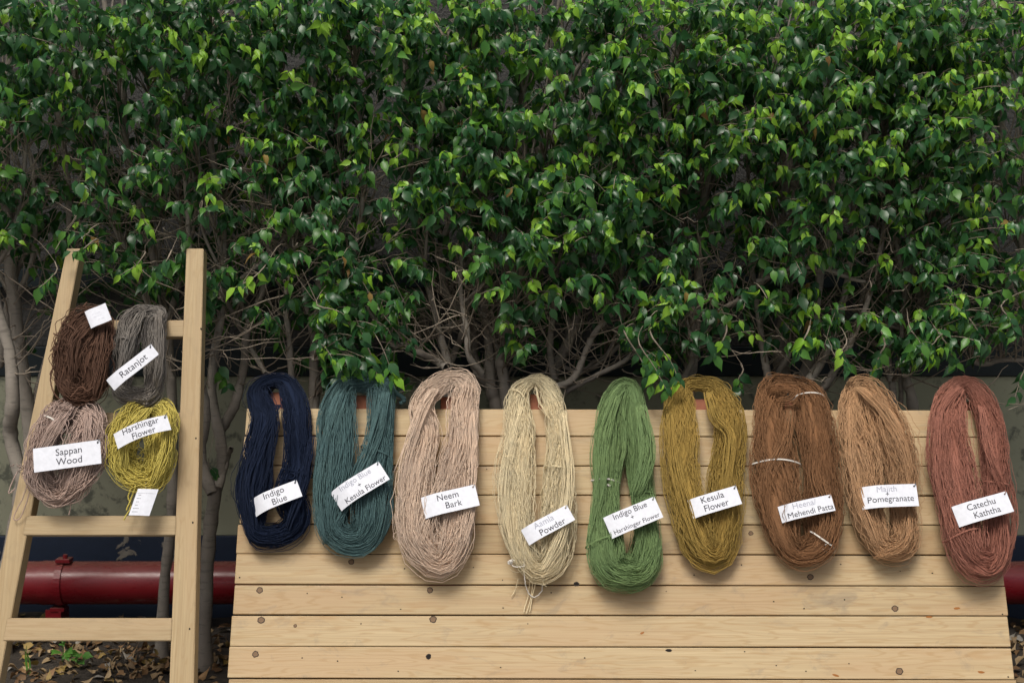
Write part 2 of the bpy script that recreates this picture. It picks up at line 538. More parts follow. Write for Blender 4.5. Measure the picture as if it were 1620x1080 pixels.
# ------------------------------------------------------------------ plank board
ROWS = [646.5, 690.0, 736.3, 783.0, 829.0, 876.5, 925.0, 973.0, 1022.5, 1073.5, 1123.0]
LX = [388, 386, 383, 380, 377, 374, 372, 369.5, 367.0, 364, 361]     # left end per plank row (px at its upper edge)
def bv(py): return BOARD.uv(BOARD.at(900, py))[1]
board = empty('plank_board', (0, BOARD.o[1], 0), 'large leaning display board of horizontal pale pine planks under the hanging skeins', 'board')
def in_board(o, m):
    o.matrix_basis = Matrix.Translation((0, -BOARD.o[1], 0)) @ m
PT = 0.020
xl = BOARD.at(374, 876)[0]; xr = BOARD.at(1583.5, 876)[0]
plank_len = xr - xl
plank_cache = {}
planks = []
for i in range(len(ROWS) - 1):
    v0, v1 = bv(ROWS[i + 1]), bv(ROWS[i])
    h = round(v1 - v0 - [0.0036, 0.0028, 0.0045, 0.0030][i % 4], 4)
    me = box_mesh('plank', plank_len, h, PT, M_PLANK, 0.0026, 2)
    dx = [0.002, -0.001, 0.0, 0.003, -0.002, 0.0, 0.001, -0.002, -0.003, 0.002][i]
    cen = BOARD.o + BOARD.u * ((xl + xr) / 2 + dx) + BOARD.v * ((v0 + v1) / 2) - BOARD.n * (PT / 2 + (0.0012 if i % 3 == 1 else 0.0))
    o = link('plank', me, board)
    mtx = BOARD.matrix(cen, 0.0005 * ((i * 7) % 5 - 2) - 0.0018)
    in_board(o, mtx)
    planks.append((o, v0, v1, mtx))
def plank_at(py):
    for i in range(len(ROWS) - 1):
        if ROWS[i] <= py < ROWS[i + 1]: return planks[i]
    return planks[-1]
def disc(name, rx, ry, mat, h, ring=None, seg=16, seed=0):
    r = random.Random(seed)
    bm = bmesh.new()
    ws = [1 + r.uniform(-0.12, 0.12) for _ in range(seg)]
    def ringv(k, z): return [bm.verts.new((math.cos(2 * math.pi * i / seg) * rx * k * ws[i], math.sin(2 * math.pi * i / seg) * ry * k * ws[i], z)) for i in range(seg)]
    a = ringv(1.0, -0.0012); b = ringv(0.97, h)
    for i in range(seg): bm.faces.new((a[i], a[(i + 1) % seg], b[(i + 1) % seg], b[i]))
    if ring:
        c = ringv(0.72, h + 0.0001)
        for i in range(seg): bm.faces.new((b[i], b[(i + 1) % seg], c[(i + 1) % seg], c[i])).material_index = 1
        bm.faces.new(c)
        return bm_mesh(name, bm, [mat, ring])
    bm.faces.new(b)
    return bm_mesh(name, bm, mat)
def on_plank(name, px, py, rx, ry, mat, ring=None, ang=0.0, h=0.0005):
    o, v0, v1, mtx = plank_at(py)
    me = disc(name, rx, ry, mat, h, ring, seed=int(px * 3 + py))
    k = link(name, me, o)
    p = BOARD.at(px, py)
    loc = mtx.inverted() @ Vector(p); loc.z = PT / 2
    k.location = loc; k.rotation_euler = (0, 0, ang)
for px, py, r in [(556, 888, 10), (411, 933, 11), (680, 933, 10), (413, 980, 12), (685, 979, 12), (404, 1034, 11), (467, 989, 6), (1416, 962, 11), (1423, 1061, 12), (1282, 912, 11), (1188, 843, 8), (624, 741, 8)]:
    on_plank('knot', px, py, r * 0.00100, r * 0.00095, M_KNOT, M_KNOTRING)
for px, py, rx, ry in [(912, 921, 10, 8), (678, 1036, 9, 10), (1058, 1026, 11, 5)]:
    on_plank('knot_hole', px, py + 2, rx * 0.00095, ry * 0.00095, M_HOLE, M_KNOTRING)
for px, py, a in [(1514, 963, 0.1), (1470, 973.5, 0.0), (1552, 1061, -0.1), (1016, 999, 0.4), (1322, 1066, -0.3)]:
    on_plank('resin_streak', px, py - 1.5 if py < 973.2 else py + 1.5, 0.011 if a != 0.4 else 0.007, 0.0035, M_RESIN, None, a)
rr = random.Random(3)
for px, py in [(486, 938), (541, 944), (634, 963), (795, 917), (749, 897), (796, 961), (571, 986), (478, 1040), (534, 1045), (630, 1061), (792, 1055), (872, 937), (1054, 935), (1224, 951), (1272, 962), (1336, 948), (1173, 893), (1098, 909), (1330, 892), (1424, 903), (1475, 906), (1178, 1030), (1228, 1052), (1343, 1049), (1275, 1061), (1586, 971), (1595, 1070), (770, 742), (379, 913), (640, 899), (1100, 1060), (925, 1040), (835, 986)]:
    on_plank('nail_hole', px, py, rr.uniform(0.0018, 0.0030), rr.uniform(0.0016, 0.0024), M_HOLE)
# battens behind and prop legs
for px in (470, 972, 1480):
    x = BOARD.at(px, 876)[0]
    v0, v1 = 0.03, bv(660)
    o = link('batten', box_mesh('batten', 0.07, v1 - v0, 0.03, M_LADY, 0.002), board)
    in_board(o, BOARD.matrix(BOARD.o + BOARD.u * x + BOARD.v * (v0 + v1) / 2 - BOARD.n * (PT + 0.0165)))
    # prop leg from the batten's upper part to the ground behind
    top = BOARD.o + BOARD.u * x + BOARD.v * 0.78 - BOARD.n * (PT + 0.05)
    foot = np.array([x, 5.02, 0.0])
    ax = top - foot; L = np.linalg.norm(ax); ax /= L
    side = np.array([1.0, 0, 0]); nn = np.cross(side, ax)
    m = Matrix.Identity(4); c = (top + foot) / 2
    for k in range(3): m[k][0], m[k][1], m[k][2], m[k][3] = side[k], ax[k], nn[k], c[k]
    o = link('prop_leg', box_mesh('prop_leg', 0.05, L, 0.03, M_LADY, 0.002), board)
    in_board(o, m)

# ------------------------------------------------------------------ ladder
lad = empty('wooden_ladder', (0, LADDER.o[1], 0), 'light wooden ladder narrowing upward with four flat rungs at the left', 'ladder')
LT = 0.058
def in_lad(o, m=None):
    o.matrix_basis = Matrix.Translation((0, -LADDER.o[1], 0)) @ (m or Matrix.Identity(4))
def lpt(px, py): return np.array(LADDER.uv(LADDER.at(px, py)))
def extend(a, b, v):     # point on line a-b at height v
    t = (v - a[1]) / (b[1] - a[1]); return a + (b - a) * t
def prism(name, quad, t0, t1, mat, bevel=0.002):
    """quad of plane (u,v) corners, from depth t0 to t1 along the normal"""
    bm = bmesh.new()
    c = sum(quad) / 4
    fr = [bm.verts.new((q[0] - c[0], q[1] - c[1], t1)) for q in quad]
    bk = [bm.verts.new((q[0] - c[0], q[1] - c[1], t0)) for q in quad]
    bm.faces.new(fr); bm.faces.new(bk[::-1])
    for i in range(4): bm.faces.new((fr[i], bk[i], bk[(i + 1) % 4], fr[(i + 1) % 4]))
    bmesh.ops.recalc_face_normals(bm, faces=bm.faces)
    bmesh.ops.bevel(bm, geom=list(bm.edges), offset=bevel, segments=2, affect='EDGES')
    o = link(name, bm_mesh(name, bm, mat), lad)
    in_lad(o, LADDER.matrix(LADDER.o + LADDER.u * c[0] + LADDER.v * c[1]))
    return o
vt = lpt(210, 393)[1]
LA, LA2 = lpt(105, 395), lpt(0, 900)         # left stile outer edge
LBt, LB2 = lpt(127.5, 395), lpt(32, 900)     # left stile inner edge
RA, RA2 = lpt(295, 391), lpt(275, 900)
RB, RB2 = lpt(322, 391), lpt(310.5, 900)
for a, a2, b, b2 in ((LA, LA2, LBt, LB2), (RA, RA2, RB, RB2)):
    prism('stile', [extend(a, a2, 0.004), extend(b, b2, 0.004), extend(b, b2, vt), extend(a, a2, vt)], -LT, 0.0, M_LADY)
for y0, y1, y2 in ((506, 532, 0), (652, 681, 0), (815.5, 846, 1), (977, 1013, 1)):
    va, vb = lpt(160, y0)[1], lpt(160, y1)[1]
    q = [extend(LBt, LB2, vb), extend(RA, RA2, vb), extend(RA, RA2, va), extend(LBt, LB2, va)]
    q[0] = q[0] - (0.012, 0); q[3] = q[3] - (0.012, 0)
    q[1] = q[1] + (0.001, 0); q[2] = q[2] + (0.001, 0)
    prism('rung', q, -0.042, -0.003 if y2 == 0 else 0.002, M_LADX)
for px, py in ((310, 693), (305, 826), (300, 994), (318, 520)):
    me = disc('nail_hole', 0.0026, 0.0034, M_HOLE, 0.0006, seed=px)
    o = link('nail_hole', me, lad); in_lad(o, LADDER.matrix(LADDER.at(px, py)))

# ------------------------------------------------------------------ skeins of yarn
PXM = 0.00205      # metres per pixel near the board
tag_list = []
def curl(center, plane, r, n_pts, rs):
    """a loose curly bit of yarn"""
    k = rs.integers(3, 6)
    a0 = rs.uniform(0, 6.28); turn = rs.uniform(3.5, 9.0) * rs.choice([-1, 1])
    t = np.linspace(0, 1, n_pts)
    rad = r * (0.55 + 0.45 * np.sin(t * rs.uniform(2, 5) + rs.uniform(0, 6)))
    drift = rs.normal(0, r * 0.9, 2)
    u = rad * np.cos(a0 + turn * t) + drift[0] * (t - 0.5)
    v_ = rad * np.sin(a0 + turn * t) * 0.8 + drift[1] * (t - 0.5)
    n = rs.uniform(0, 0.006) + 0.006 * np.sin(t * rs.uniform(3, 8) + rs.uniform(0, 6))
    return center + u[:, None] * plane.u + v_[:, None] * plane.v + n[:, None] * plane.n

def skein(label, color, plane, ctrl, N=300, rad=0.00110, twist=0.6, wob=0.10, crinkle=0.0016, ties=(), curls=(), tails=(), seed=1, peg=None, slack=0.02, group='skeins hanging over the board', over=None, thick=0.80, bundles=17, rnd=0.20, tie_mat=None, knots=(), folds=()):
    rs = np.random.default_rng(seed)
    mat = mat_yarn('yarn_' + label.split(' skein')[0].replace(' ', '_'), color, rnd)
    C = []
    for c in ctrl:
        px, py, hw = c[:3]
        a = hw * PXM * 1.03
        b = min(a * thick, 0.054)
        d = c[3] if len(c) > 3 else b + 0.004
        p = plane.at(px, py, d)
        C.append((*p, a, b))
    C = np.array(C)
    M = 78
    C[:, :2] += rs.normal(0, 0.0045, (len(C), 2)); C[:, 3] *= rs.uniform(0.92, 1.10, len(C))
    S = catmull(C, M, True)
    # equalise the spacing
    seg = np.linalg.norm(np.roll(S[:, :3], -1, 0) - S[:, :3], axis=1)
    cum = np.concatenate([[0], np.cumsum(seg)])
    L = cum[-1]
    tt = np.linspace(0, L, M, endpoint=False)
    S = np.stack([np.interp(tt, cum, np.append(S[:, k], S[0, k])) for k in range(5)], 1)
    cen, A, B = S[:, :3], S[:, 3], S[:, 4]
    T = unit(np.roll(cen, -1, 0) - np.roll(cen, 1, 0))
    Nn = plane.n[None] - (T @ plane.n)[:, None] * T
    Nn = unit(Nn)
    Sd = np.cross(Nn, T)
    s = np.arange(M) / M * 2 * math.pi
    # bundles inside the hank
    bo_r = np.sqrt(rs.uniform(0.15, 1, bundles)) * 0.78
    bo_p = rs.uniform(0, 6.28, bundles)
    which = rs.integers(0, bundles, N)
    def waves(K, lo, hi, amp, per=4):
        out = np.zeros((K, M))
        for _ in range(per):
            k = rs.integers(lo, hi + 1, (K, 1)); ph = rs.uniform(0, 6.28, (K, 1))
            out += rs.uniform(0.3, 1, (K, 1)) * np.sin(k * s[None] + ph)
        return out * amp / math.sqrt(per)
    bph = bo_p[:, None] + waves(bundles, 1, 3, twist)
    brr = bo_r[:, None] * (1 + waves(bundles, 1, 4, 0.35))
    sr = rs.uniform(0, 1, N) ** 0.5 * 0.33
    sp = rs.uniform(0, 6.28, N)
    x = (brr * np.cos(bph))[which] + (sr * np.cos(sp))[:, None] + waves(N, 2, 7, wob)
    y = (brr * np.sin(bph))[which] + (sr * np.sin(sp))[:, None] + waves(N, 2, 7, wob)
    q = np.sqrt(x * x + y * y)
    lim = np.where(q > 1.0, (1.0 + 0.5 * (q - 1.0)) / np.maximum(q, 1e-6), 1.0)
    x, y = x * lim, y * lim
    y = np.maximum(y * 0.80 + 0.19, -0.75)        # most turns lie on the open side
    ext = [np.percentile(np.abs(x), 97, axis=0), np.percentile(y, 98, axis=0)]
    paths = cen[None] + (x * A[None])[..., None] * Sd[None] + (y * B[None])[..., None] * Nn[None]
    crinkle = crinkle * 1.45
    kmin, kmax = int(L / 0.09), int(L / 0.042)
    paths += waves(N, kmin, kmax, crinkle, 3)[..., None] * Sd[None] + waves(N, kmin, kmax, crinkle * 0.8, 3)[..., None] * Nn[None]
    # gravity: each turn of the hank has its own slack at the bottom
    vv = (paths @ plane.v); lo_, hi_ = vv.min(), vv.max()
    w = np.clip((hi_ - vv) / (hi_ - lo_), 0, 1) ** 2
    paths -= (rs.normal(0, slack * 0.5, (N, 1)) * w)[..., None] * plane.v[None, None]
    # nothing may sink into the wood behind
    dist = (paths - plane.o) @ plane.n
    vlim = over if over is not None else 1e9
    low = (paths - plane.o) @ plane.v < vlim
    push = np.where(low, np.maximum(0, rad + 0.0008 - dist), 0)
    paths += push[..., None] * plane.n
    base = Vector(cen[np.argmin(cen[:, 2])])
    root = empty('yarn_skein', base, label, 'yarn skein', group)
    bofs = np.array(base)
    def part(name, parts, m, kind=None):
        v_, f_ = merge(parts)
        return link(name, mesh_fast(name, v_ - bofs, f_, m), root, None, kind)
    parts = [tubes(paths, rad * rs.uniform(0.85, 1.12, N), 3, True, plane.n + np.array([0.003, 0.002, 0.001]))]
    # stray turns lifted off the bundle
    ns = max(5, N // 30)
    xs = waves(ns, 1, 5, 0.22) + np.cos(rs.uniform(0, 6.28, (ns, 1))) * 0.85
    ys = np.abs(waves(ns, 1, 4, 0.30)) + 0.86
    sp_ = cen[None] + (xs * A[None])[..., None] * Sd[None] + (ys * B[None])[..., None] * Nn[None]
    sp_ += waves(ns, kmin, kmax, crinkle * 1.8, 3)[..., None] * Sd[None]
    parts.append(tubes(sp_, rad * 0.9, 3, True, plane.n + np.array([0.003, 0.002, 0.001])))
    # short fibres standing off the yarn
    nf = 900
    pk = rs.integers(0, N, nf); pm = rs.integers(0, M, nf)
    f0 = paths[pk, pm]
    od = unit(x[pk, pm][:, None] * Sd[pm] + (np.abs(y[pk, pm]) + 0.15)[:, None] * Nn[pm] + rs.normal(0, 0.5, (nf, 3)))
    fl = rs.uniform(0.006, 0.016, (nf, 1)); td_ = T[pm] * rs.choice([-1, 1], (nf, 1))
    fib = np.stack([f0, f0 + od * fl * 0.45 + td_ * fl * 0.3, f0 + od * fl * 0.7 + td_ * fl * 0.9], 1)
    parts.append(tubes(fib, 0.00030, 3))
    part('yarn_strands', parts, mat)
    # inner turns that fill the hank
    ang = np.arange(10) * 2 * math.pi / 10
    corep = cen[:, None] + 0.68 * (np.cos(ang)[None, :, None] * A[:, None, None] * Sd[:, None] + np.sin(ang)[None, :, None] * B[:, None, None] * Nn[:, None])
    i = np.arange(M)[:, None]; j = np.arange(10)[None]
    fq = np.stack(np.broadcast_arrays(i * 10 + j, i * 10 + (j + 1) % 10, ((i + 1) % M) * 10 + (j + 1) % 10, ((i + 1) % M) * 10 + j), -1).reshape(-1, 4)
    part('yarn_core', [(corep.reshape(-1, 3), fq)], mat)
    for (pts, hw, n_) in folds:      # turns that have slipped and lie across the hank
        m_ = 26
        t = np.linspace(0, 1, m_)
        dep = 0.052 + 0.050 * np.sin(math.pi * t) ** 0.6
        pp = catmull(np.array(pts, float), m_)
        cl = np.array([plane.at(p[0], p[1], d_) for p, d_ in zip(pp, dep)])
        Tf = unit(np.gradient(cl, axis=0)); Sf = unit(np.cross(plane.n, Tf))
        env = (0.55 + 0.45 * np.sin(math.pi * t)) * hw * PXM
        q0 = rs.uniform(-1, 1, (n_, 1)); tw_ = rs.normal(0, 0.25, (n_, 1))
        off = q0 + tw_ * (t[None] - 0.5) * 2
        hgt = np.sqrt(np.clip(1 - q0 ** 2, 0, 1)) * rs.uniform(0.3, 1, (n_, 1)) * 0.013
        for _ in range(2):
            off = off + rs.uniform(0.05, 0.14, (n_, 1)) * np.sin(rs.uniform(8, 26, (n_, 1)) * t[None] + rs.uniform(0, 6, (n_, 1)))
        fp = cl[None] + (off * env[None])[..., None] * Sf[None] + (hgt * np.sin(math.pi * t)[None] ** 0.5)[..., None] * plane.n
        part('yarn_fold', [tubes(fp, rad * rs.uniform(0.85, 1.12, n_), 3)], mat)
    if len(curls):
        cp = []
        for (px, py, r, n, depth) in curls:
            for _ in range(n):
                c = plane.at(px + rs.normal(0, r * 0.75), py + rs.normal(0, r * 0.55), depth + rs.uniform(-0.006, 0.006))
                cp.append(curl(c, plane, rs.uniform(0.35, 0.8) * r * PXM * 0.7, 26, rs))
        part('loose_curls', [tubes(np.array(cp), rad, 3)], mat, 'stuff')
    for tl in tails:
        pts, d, rr_ = tl[:3]
        tm = tl[3] if len(tl) > 3 else mat
        wp = np.array([plane.at(p[0], p[1], p[2] if len(p) > 2 else d) for p in pts])
        path = catmull(wp, max(14, 7 * len(wp)))
        path = path + rs.normal(0, 0.0006, path.shape)
        part('loose_end', [tubes(path, rr_, 5)], tm)
    for t_ in ties:
        px, py = t_[:2]
        tm = t_[2] if len(t_) > 2 and t_[2] is not None else (tie_mat or mat)
        tilt = t_[3] if len(t_) > 3 else 0.0
        # ring at the nearest place of the loop
        pr = np.array([plane.at(px, py, 0.03)])
        i0 = int(np.argmin(np.linalg.norm(cen - pr, axis=1)))
        th = np.linspace(0, 2 * math.pi, 40, endpoint=False)
        k = 1.04
        ring = cen[i0] + (np.cos(th) * (A[i0] * k * ext[0][i0] + 0.001))[:, None] * Sd[i0] + (np.sin(th) * (B[i0] * k * ext[1][i0] + 0.0045))[:, None] * Nn[i0] + (np.cos(th) * tilt * A[i0] + 0.002 * np.sin(3 * th))[:, None] * T[i0]
        dd = (ring - plane.o) @ plane.n
        if over is None or (cen[i0] - plane.o) @ plane.v < over:
            ring += np.maximum(0, 0.003 - dd)[:, None] * plane.n
        ring2 = ring + 0.0026 * T[i0] + 0.0008 * np.sin(5 * th)[:, None] * Nn[i0]
        part('tie_string', [tubes(np.array([ring, ring2]), 0.0013, 5, True, T[i0] + np.array([0.01, 0.02, 0.03]))], tm)
    for (px, py, r_, depth, tm) in knots:
        c = plane.at(px, py, depth)
        kp = [curl(c, plane, r_ * PXM, 22, rs) for _ in range(4)]
        part('tie_knot', [tubes(np.array(kp), 0.0017, 4)], tm or mat)
    return root, mat

OVER = bv(652)
TOPD = 0.004
def peg(px0, px1, py_top):
    pxc = (px0 + px1) / 2
    p = BOARD.at(pxc, py_top)
    vv0, vv1 = bv(690), BOARD.uv(p)[1]
    w = (px1 - px0) * PXM
    o = link('peg', box_mesh('peg', w, vv1 - vv0, 0.026, M_PEG, 0.003), board)
    in_board(o, BOARD.matrix(BOARD.o + BOARD.u * BOARD.uv(p)[0] + BOARD.v * (vv0 + vv1) / 2 - BOARD.n * (PT + 0.0136)))

TOP = -0.030     # the arch of each skein rests on its peg behind the board's top edge
NAVY, TEAL, PINK, CREAM, GREEN = (0.0095, 0.017, 0.042), (0.082, 0.152, 0.160), (0.66, 0.52, 0.415), (0.70, 0.61, 0.41), (0.178, 0.275, 0.118)
OLIVE, BROWN, TAN, REDDISH = (0.36, 0.25, 0.070), (0.235, 0.124, 0.062), (0.46, 0.285, 0.16), (0.33, 0.146, 0.108)
DKBROWN, GREY, MAUVE, LIME = (0.115, 0.064, 0.044), (0.20, 0.186, 0.170), (0.44, 0.335, 0.29), (0.56, 0.48, 0.12)

skein('navy blue skein hanging at the left end of the plank board', NAVY, BOARD,
      [(432, 603, 14, -.012), (413, 622, 22, .02), (420, 662, 25), (414, 715, 30), (404, 775, 31), (400, 822, 22), (414, 846, 18), (444, 844, 19), (464, 822, 24), (463, 785, 26), (471, 740, 22), (473, 690, 25), (468, 642, 25, .03), (455, 610, 18, 0)],
      seed=21, folds=[([(440,640),(415,700),(395,770),(405,840)],9,22),([(492,690),(478,770),(455,840)],9,22)], ties=((474, 748), ), over=OVER, wob=0.08, crinkle=0.0012, knots=((462, 752, 9, .075, None), (478, 745, 8, .07, None)),
      tails=(([(463, 768, .075), (466, 775, .088), (462, 770, .09), (459, 775, .086)], .08, .003),))
peg(400, 462, 617)
skein('deep teal skein between the navy and the pinkish beige skeins', TEAL, BOARD,
      [(574, 609, 15, -.020), (550, 616, 21, .0), (535, 655, 29, .03), (533, 715, 32), (529, 775, 31), (526, 828, 26), (544, 852, 22), (570, 846, 24), (586, 815, 28), (590, 765, 29), (596, 712, 24), (601, 652, 24, .03), (603, 615, 23, 0)],
      seed=22, folds=[([(545,620),(520,700),(510,790),(520,860)],10,24),([(610,620),(590,700),(560,770),(525,840)],11,28)], ties=((598, 718, None, 0.3),), over=OVER, wob=0.07, crinkle=0.0011,
      curls=((600, 722, 8, 5, .07),), tails=(([(610, 610, 0), (628, 622, .02), (640, 632, .02), (633, 638, .01)], .02, .008), ([(600, 722, .07), (592, 735, .085), (593, 748, .087)], .08, .0022)))
peg(548, 600, 622)
PINKR = skein('pinkish beige skein with thin cords, third on the board', PINK, BOARD,
      [(714, 602, 15, -.012), (692, 614, 20, .0), (668, 642, 21, .025), (672, 690, 27), (658, 750, 34), (657, 808, 33), (668, 858, 32), (696, 888, 26), (716, 862, 30), (720, 805, 33), (722, 748, 33), (731, 695, 29), (734, 645, 24, .03), (731, 612, 20, .0)],
      seed=23, folds=[([(690,615),(668,650),(640,740),(635,830)],9,22),([(720,705),(700,770),(672,830),(665,880)],12,28),([(745,650),(745,740),(735,830),(705,905)],10,24)], ties=((666, 651, None, 0.1),), over=OVER, wob=0.09, crinkle=0.0019, curls=((662, 850, 16, 14, .07), (690, 860, 14, 8, .07)),
      tails=(([(712, 706), (700, 760), (690, 800), (672, 835), (662, 850)], .078, .0035), ([(716, 706), (704, 762), (693, 805), (674, 842)], .082, .0035), ([(720, 708), (707, 766), (697, 810), (680, 850)], .078, .0032),
             ([(708, 708, .078), (716, 704, .086), (724, 712, .088), (738, 742, .09), (748, 764, .09)], .08, .0022), ([(642, 700, .05), (622, 750, .045), (618, 770, .04), (622, 800, .04)], .05, .0018)))
peg(696, 728, 624)
skein('cream skein with a white cord loop and tails below', CREAM, BOARD,
      [(840, 604, 12, -.012), (823, 628, 20, .01), (820, 688, 26), (814, 750, 29), (816, 820, 30), (832, 878, 29), (852, 900, 23), (872, 880, 27), (882, 822, 28), (885, 760, 26), (887, 702, 23), (880, 650, 22, .03), (861, 613, 17, 0)],
      seed=24, folds=[([(825,640),(800,740),(800,830),(825,900)],9,22),([(890,650),(900,760),(885,850),(850,915)],9,22)], ties=((822, 628, None, 0.5), (887, 742, None, 0.1)), over=OVER, wob=0.12, crinkle=0.0022, curls=((850, 885, 22, 34, .065), (835, 865, 10, 10, .07)),
      tails=(([(832, 866, .08), (829, 890, .08), (830, 915, .06), (835, 935, .03), (845, 944, .02), (856, 935, .02), (859, 922, .03), (866, 906, .06)], .05, .0017, M_WHITE_STRING),
             ([(806, 890, .075), (815, 896, .08), (830, 895, .08)], .07, .0018, M_WHITE_STRING),
             ([(838, 915, .03), (836, 940, .015), (828, 968, .008)], .02, .0016), ([(843, 918, .03), (840, 945, .015), (833, 970, .008)], .02, .0016), ([(820, 915, .03), (815, 932, .012), (809, 943, .008)], .02, .0014),
             ([(848, 918, .03), (842, 945, .015), (838, 968, .008)], .02, .0016), ([(848, 612, .02), (853, 635, .03), (862, 650, .04), (870, 665, .06)], .02, .004)),
      knots=((807, 890, 4, .08, M_WHITE_STRING),))
peg(832, 866, 620)
skein('leaf green skein, thick and folded, in the middle of the board', GREEN, BOARD,
      [(988, 612, 17, -.012), (975, 628, 20, .01), (962, 660, 23), (956, 715, 27), (953, 785, 28), (955, 850, 32), (958, 894, 32), (982, 908, 27), (1012, 906, 28), (1026, 876, 27), (1021, 820, 26), (1016, 770, 22), (1013, 712, 23), (1009, 655, 22, .03), (1002, 622, 18, .005)],
      seed=25, folds=[([(975,625),(955,690),(948,780),(935,860)],11,30),([(1012,640),(1024,720),(1005,790)],12,30),([(940,870),(975,905),(1020,905),(1040,860)],14,34)], ties=((954, 763, M_WHITE_STRING, 0.05), (956, 862, None, -0.25), (1016, 786, None, 0.1)), over=OVER, wob=0.07, crinkle=0.0012, N=310,
      knots=((964, 768, 4, .075, M_WHITE_STRING),), tails=(([(975, 862, .075), (984, 866, .08), (986, 878, .08), (976, 886, .08)], .08, .0025),))
peg(978, 1008, 628)
skein('golden olive skein right of the leaf green one', OLIVE, BOARD,
      [(1092, 608, 11, -.012), (1074, 630, 21, .01), (1073, 688, 27), (1079, 748, 28), (1090, 808, 28), (1108, 858, 27), (1127, 880, 22), (1144, 852, 24), (1148, 795, 27), (1152, 742, 26), (1156, 690, 24), (1150, 645, 24, .03), (1126, 612, 14, -.004)],
      seed=26, folds=[([(1120,620),(1132,660),(1155,690),(1150,760),(1140,830)],9,20),([(1060,650),(1070,740),(1095,830),(1120,890)],10,22)], ties=(), over=OVER, wob=0.13, crinkle=0.0024, rad=.0012, curls=((1098, 852, 8, 6, .07),),
      tails=(([(1122, 625, .03), (1126, 660, .05), (1150, 680, .075), (1160, 700, .07)], .05, .003), ([(1118, 622, .03), (1122, 662, .05), (1146, 686, .075), (1152, 712, .07)], .05, .003),
             ([(1098, 770, .07), (1092, 785, .085), (1097, 812, .09), (1106, 830, .08)], .08, .0022), ([(1096, 772, .07), (1096, 795, .092), (1104, 826, .08)], .08, .0022)))
peg(1086, 1121, 628)
skein('dark chestnut brown skein with white ties', BROWN, BOARD,
      [(1238, 606, 12, -.012), (1218, 622, 24, .01), (1214, 660, 29), (1226, 722, 34), (1231, 792, 33), (1240, 848, 27), (1266, 876, 21), (1295, 860, 25), (1301, 805, 29), (1295, 735, 32), (1286, 665, 29), (1274, 624, 22, .01)],
      seed=27, folds=[([(1212,622),(1232,612),(1258,618),(1250,632),(1225,634)],8,20),([(1250,640),(1240,700),(1215,760),(1225,840)],12,28),([(1310,660),(1290,740),(1310,820),(1295,870)],12,28)], ties=((1223, 738, M_WHITE_STRING, 0.0), (1298, 862, M_WHITE_STRING, 0.2), (1285, 632, M_WHITE_STRING, 0.1)), over=OVER, wob=0.14, crinkle=0.0024, curls=((1242, 622, 13, 16, .05), (1275, 858, 10, 12, .06), (1235, 720, 22, 12, .07)),
      knots=((1219, 744, 7, .08, M_WHITE_STRING), (1308, 868, 8, .07, M_WHITE_STRING)))
peg(1226, 1262, 630)
skein('light tan skein with a frayed open bottom', TAN, BOARD,
      [(1358, 610, 14, -.010), (1348, 632, 20, .015), (1349, 670, 26), (1359, 725, 29), (1364, 782, 28), (1374, 832, 24), (1394, 866, 19), (1424, 860, 22), (1430, 805, 22), (1422, 742, 27), (1408, 685, 28), (1388, 642, 24, .03), (1371, 616, 17, 0)],
      seed=28, folds=[([(1358,612),(1395,650),(1425,700),(1440,760)],11,26),([(1345,640),(1345,720),(1362,800),(1390,870)],10,24),([(1385,880),(1430,860),(1440,810)],9,20)], ties=(), over=OVER, wob=0.15, crinkle=0.0026, curls=((1350, 765, 12, 12, .065), (1432, 815, 9, 14, .06), (1390, 838, 11, 8, .06)))
peg(1346, 1376, 634)
skein('reddish brown skein at the right end of the plank board', REDDISH, BOARD,
      [(1527, 609, 13, -.012), (1506, 625, 20, .01), (1499, 665, 33), (1503, 720, 38), (1511, 780, 38), (1520, 840, 34), (1541, 883, 28), (1568, 886, 22), (1577, 850, 23), (1575, 795, 25), (1570, 735, 26), (1559, 675, 22), (1546, 628, 20, .015)],
      seed=29, folds=[([(1520,612),(1490,660),(1490,760),(1515,860)],13,32),([(1530,880),(1565,905),(1588,870),(1583,800)],9,22),([(1550,640),(1565,720),(1590,780)],8,20)], ties=((1576, 768, None, 0.1), (1528, 850, None, -0.15), (1498, 640, None, .3)), over=OVER, wob=0.12, crinkle=0.0020, N=310,
      tails=(([(1515, 775, .085), (1520, 800, .1), (1523, 825, .1)], .1, .0016), ([(1525, 775, .085), (1522, 800, .1), (1526, 828, .1)], .1, .0016)))
peg(1518, 1548, 632)
OVL1, OVL2 = lpt(160, 508)[1], lpt(160, 654)[1]
LG = 'skeins hanging over the ladder rungs'
skein('dark chocolate brown skein with a small blank tag on the top rung', DKBROWN, LADDER,
      [(158, 503, 15, -.02), (132, 512, 22, .01), (108, 545, 21, .04), (100, 585, 16, .035), (108, 616, 13, .03), (130, 620, 17, .04), (150, 604, 27, .04), (150, 565, 29), (160, 525, 22, .03)],
      seed=31, folds=[([(150,505),(120,540),(115,600)],9,16),([(165,510),(160,570),(150,630)],10,18)], rad=.0015, N=240, ties=((118, 530, None, 0.3),), over=OVL1, wob=0.17, crinkle=0.0028, group=LG, curls=((112, 548, 14, 10, .075),),
      tails=(([(160, 545, .08), (166, 570, .09), (155, 600, .09), (140, 618, .085), (128, 612, .085), (112, 628, .08)], .08, .0024), ([(118, 540, .085), (130, 548, .09), (150, 545, .09), (165, 552, .08)], .08, .0026),
             ([(100, 520, .06), (90, 530, .05), (85, 527, .05)], .05, .0022), ([(140, 492, .0), (134, 484, .0), (138, 478, 0)], 0, .003), ([(98, 540, .06), (86, 548, .05), (80, 555, .05)], .05, .0022), ([(84, 580, .04), (80, 600, .04), (86, 622, .04), (100, 636, .04)], .04, .0022)))
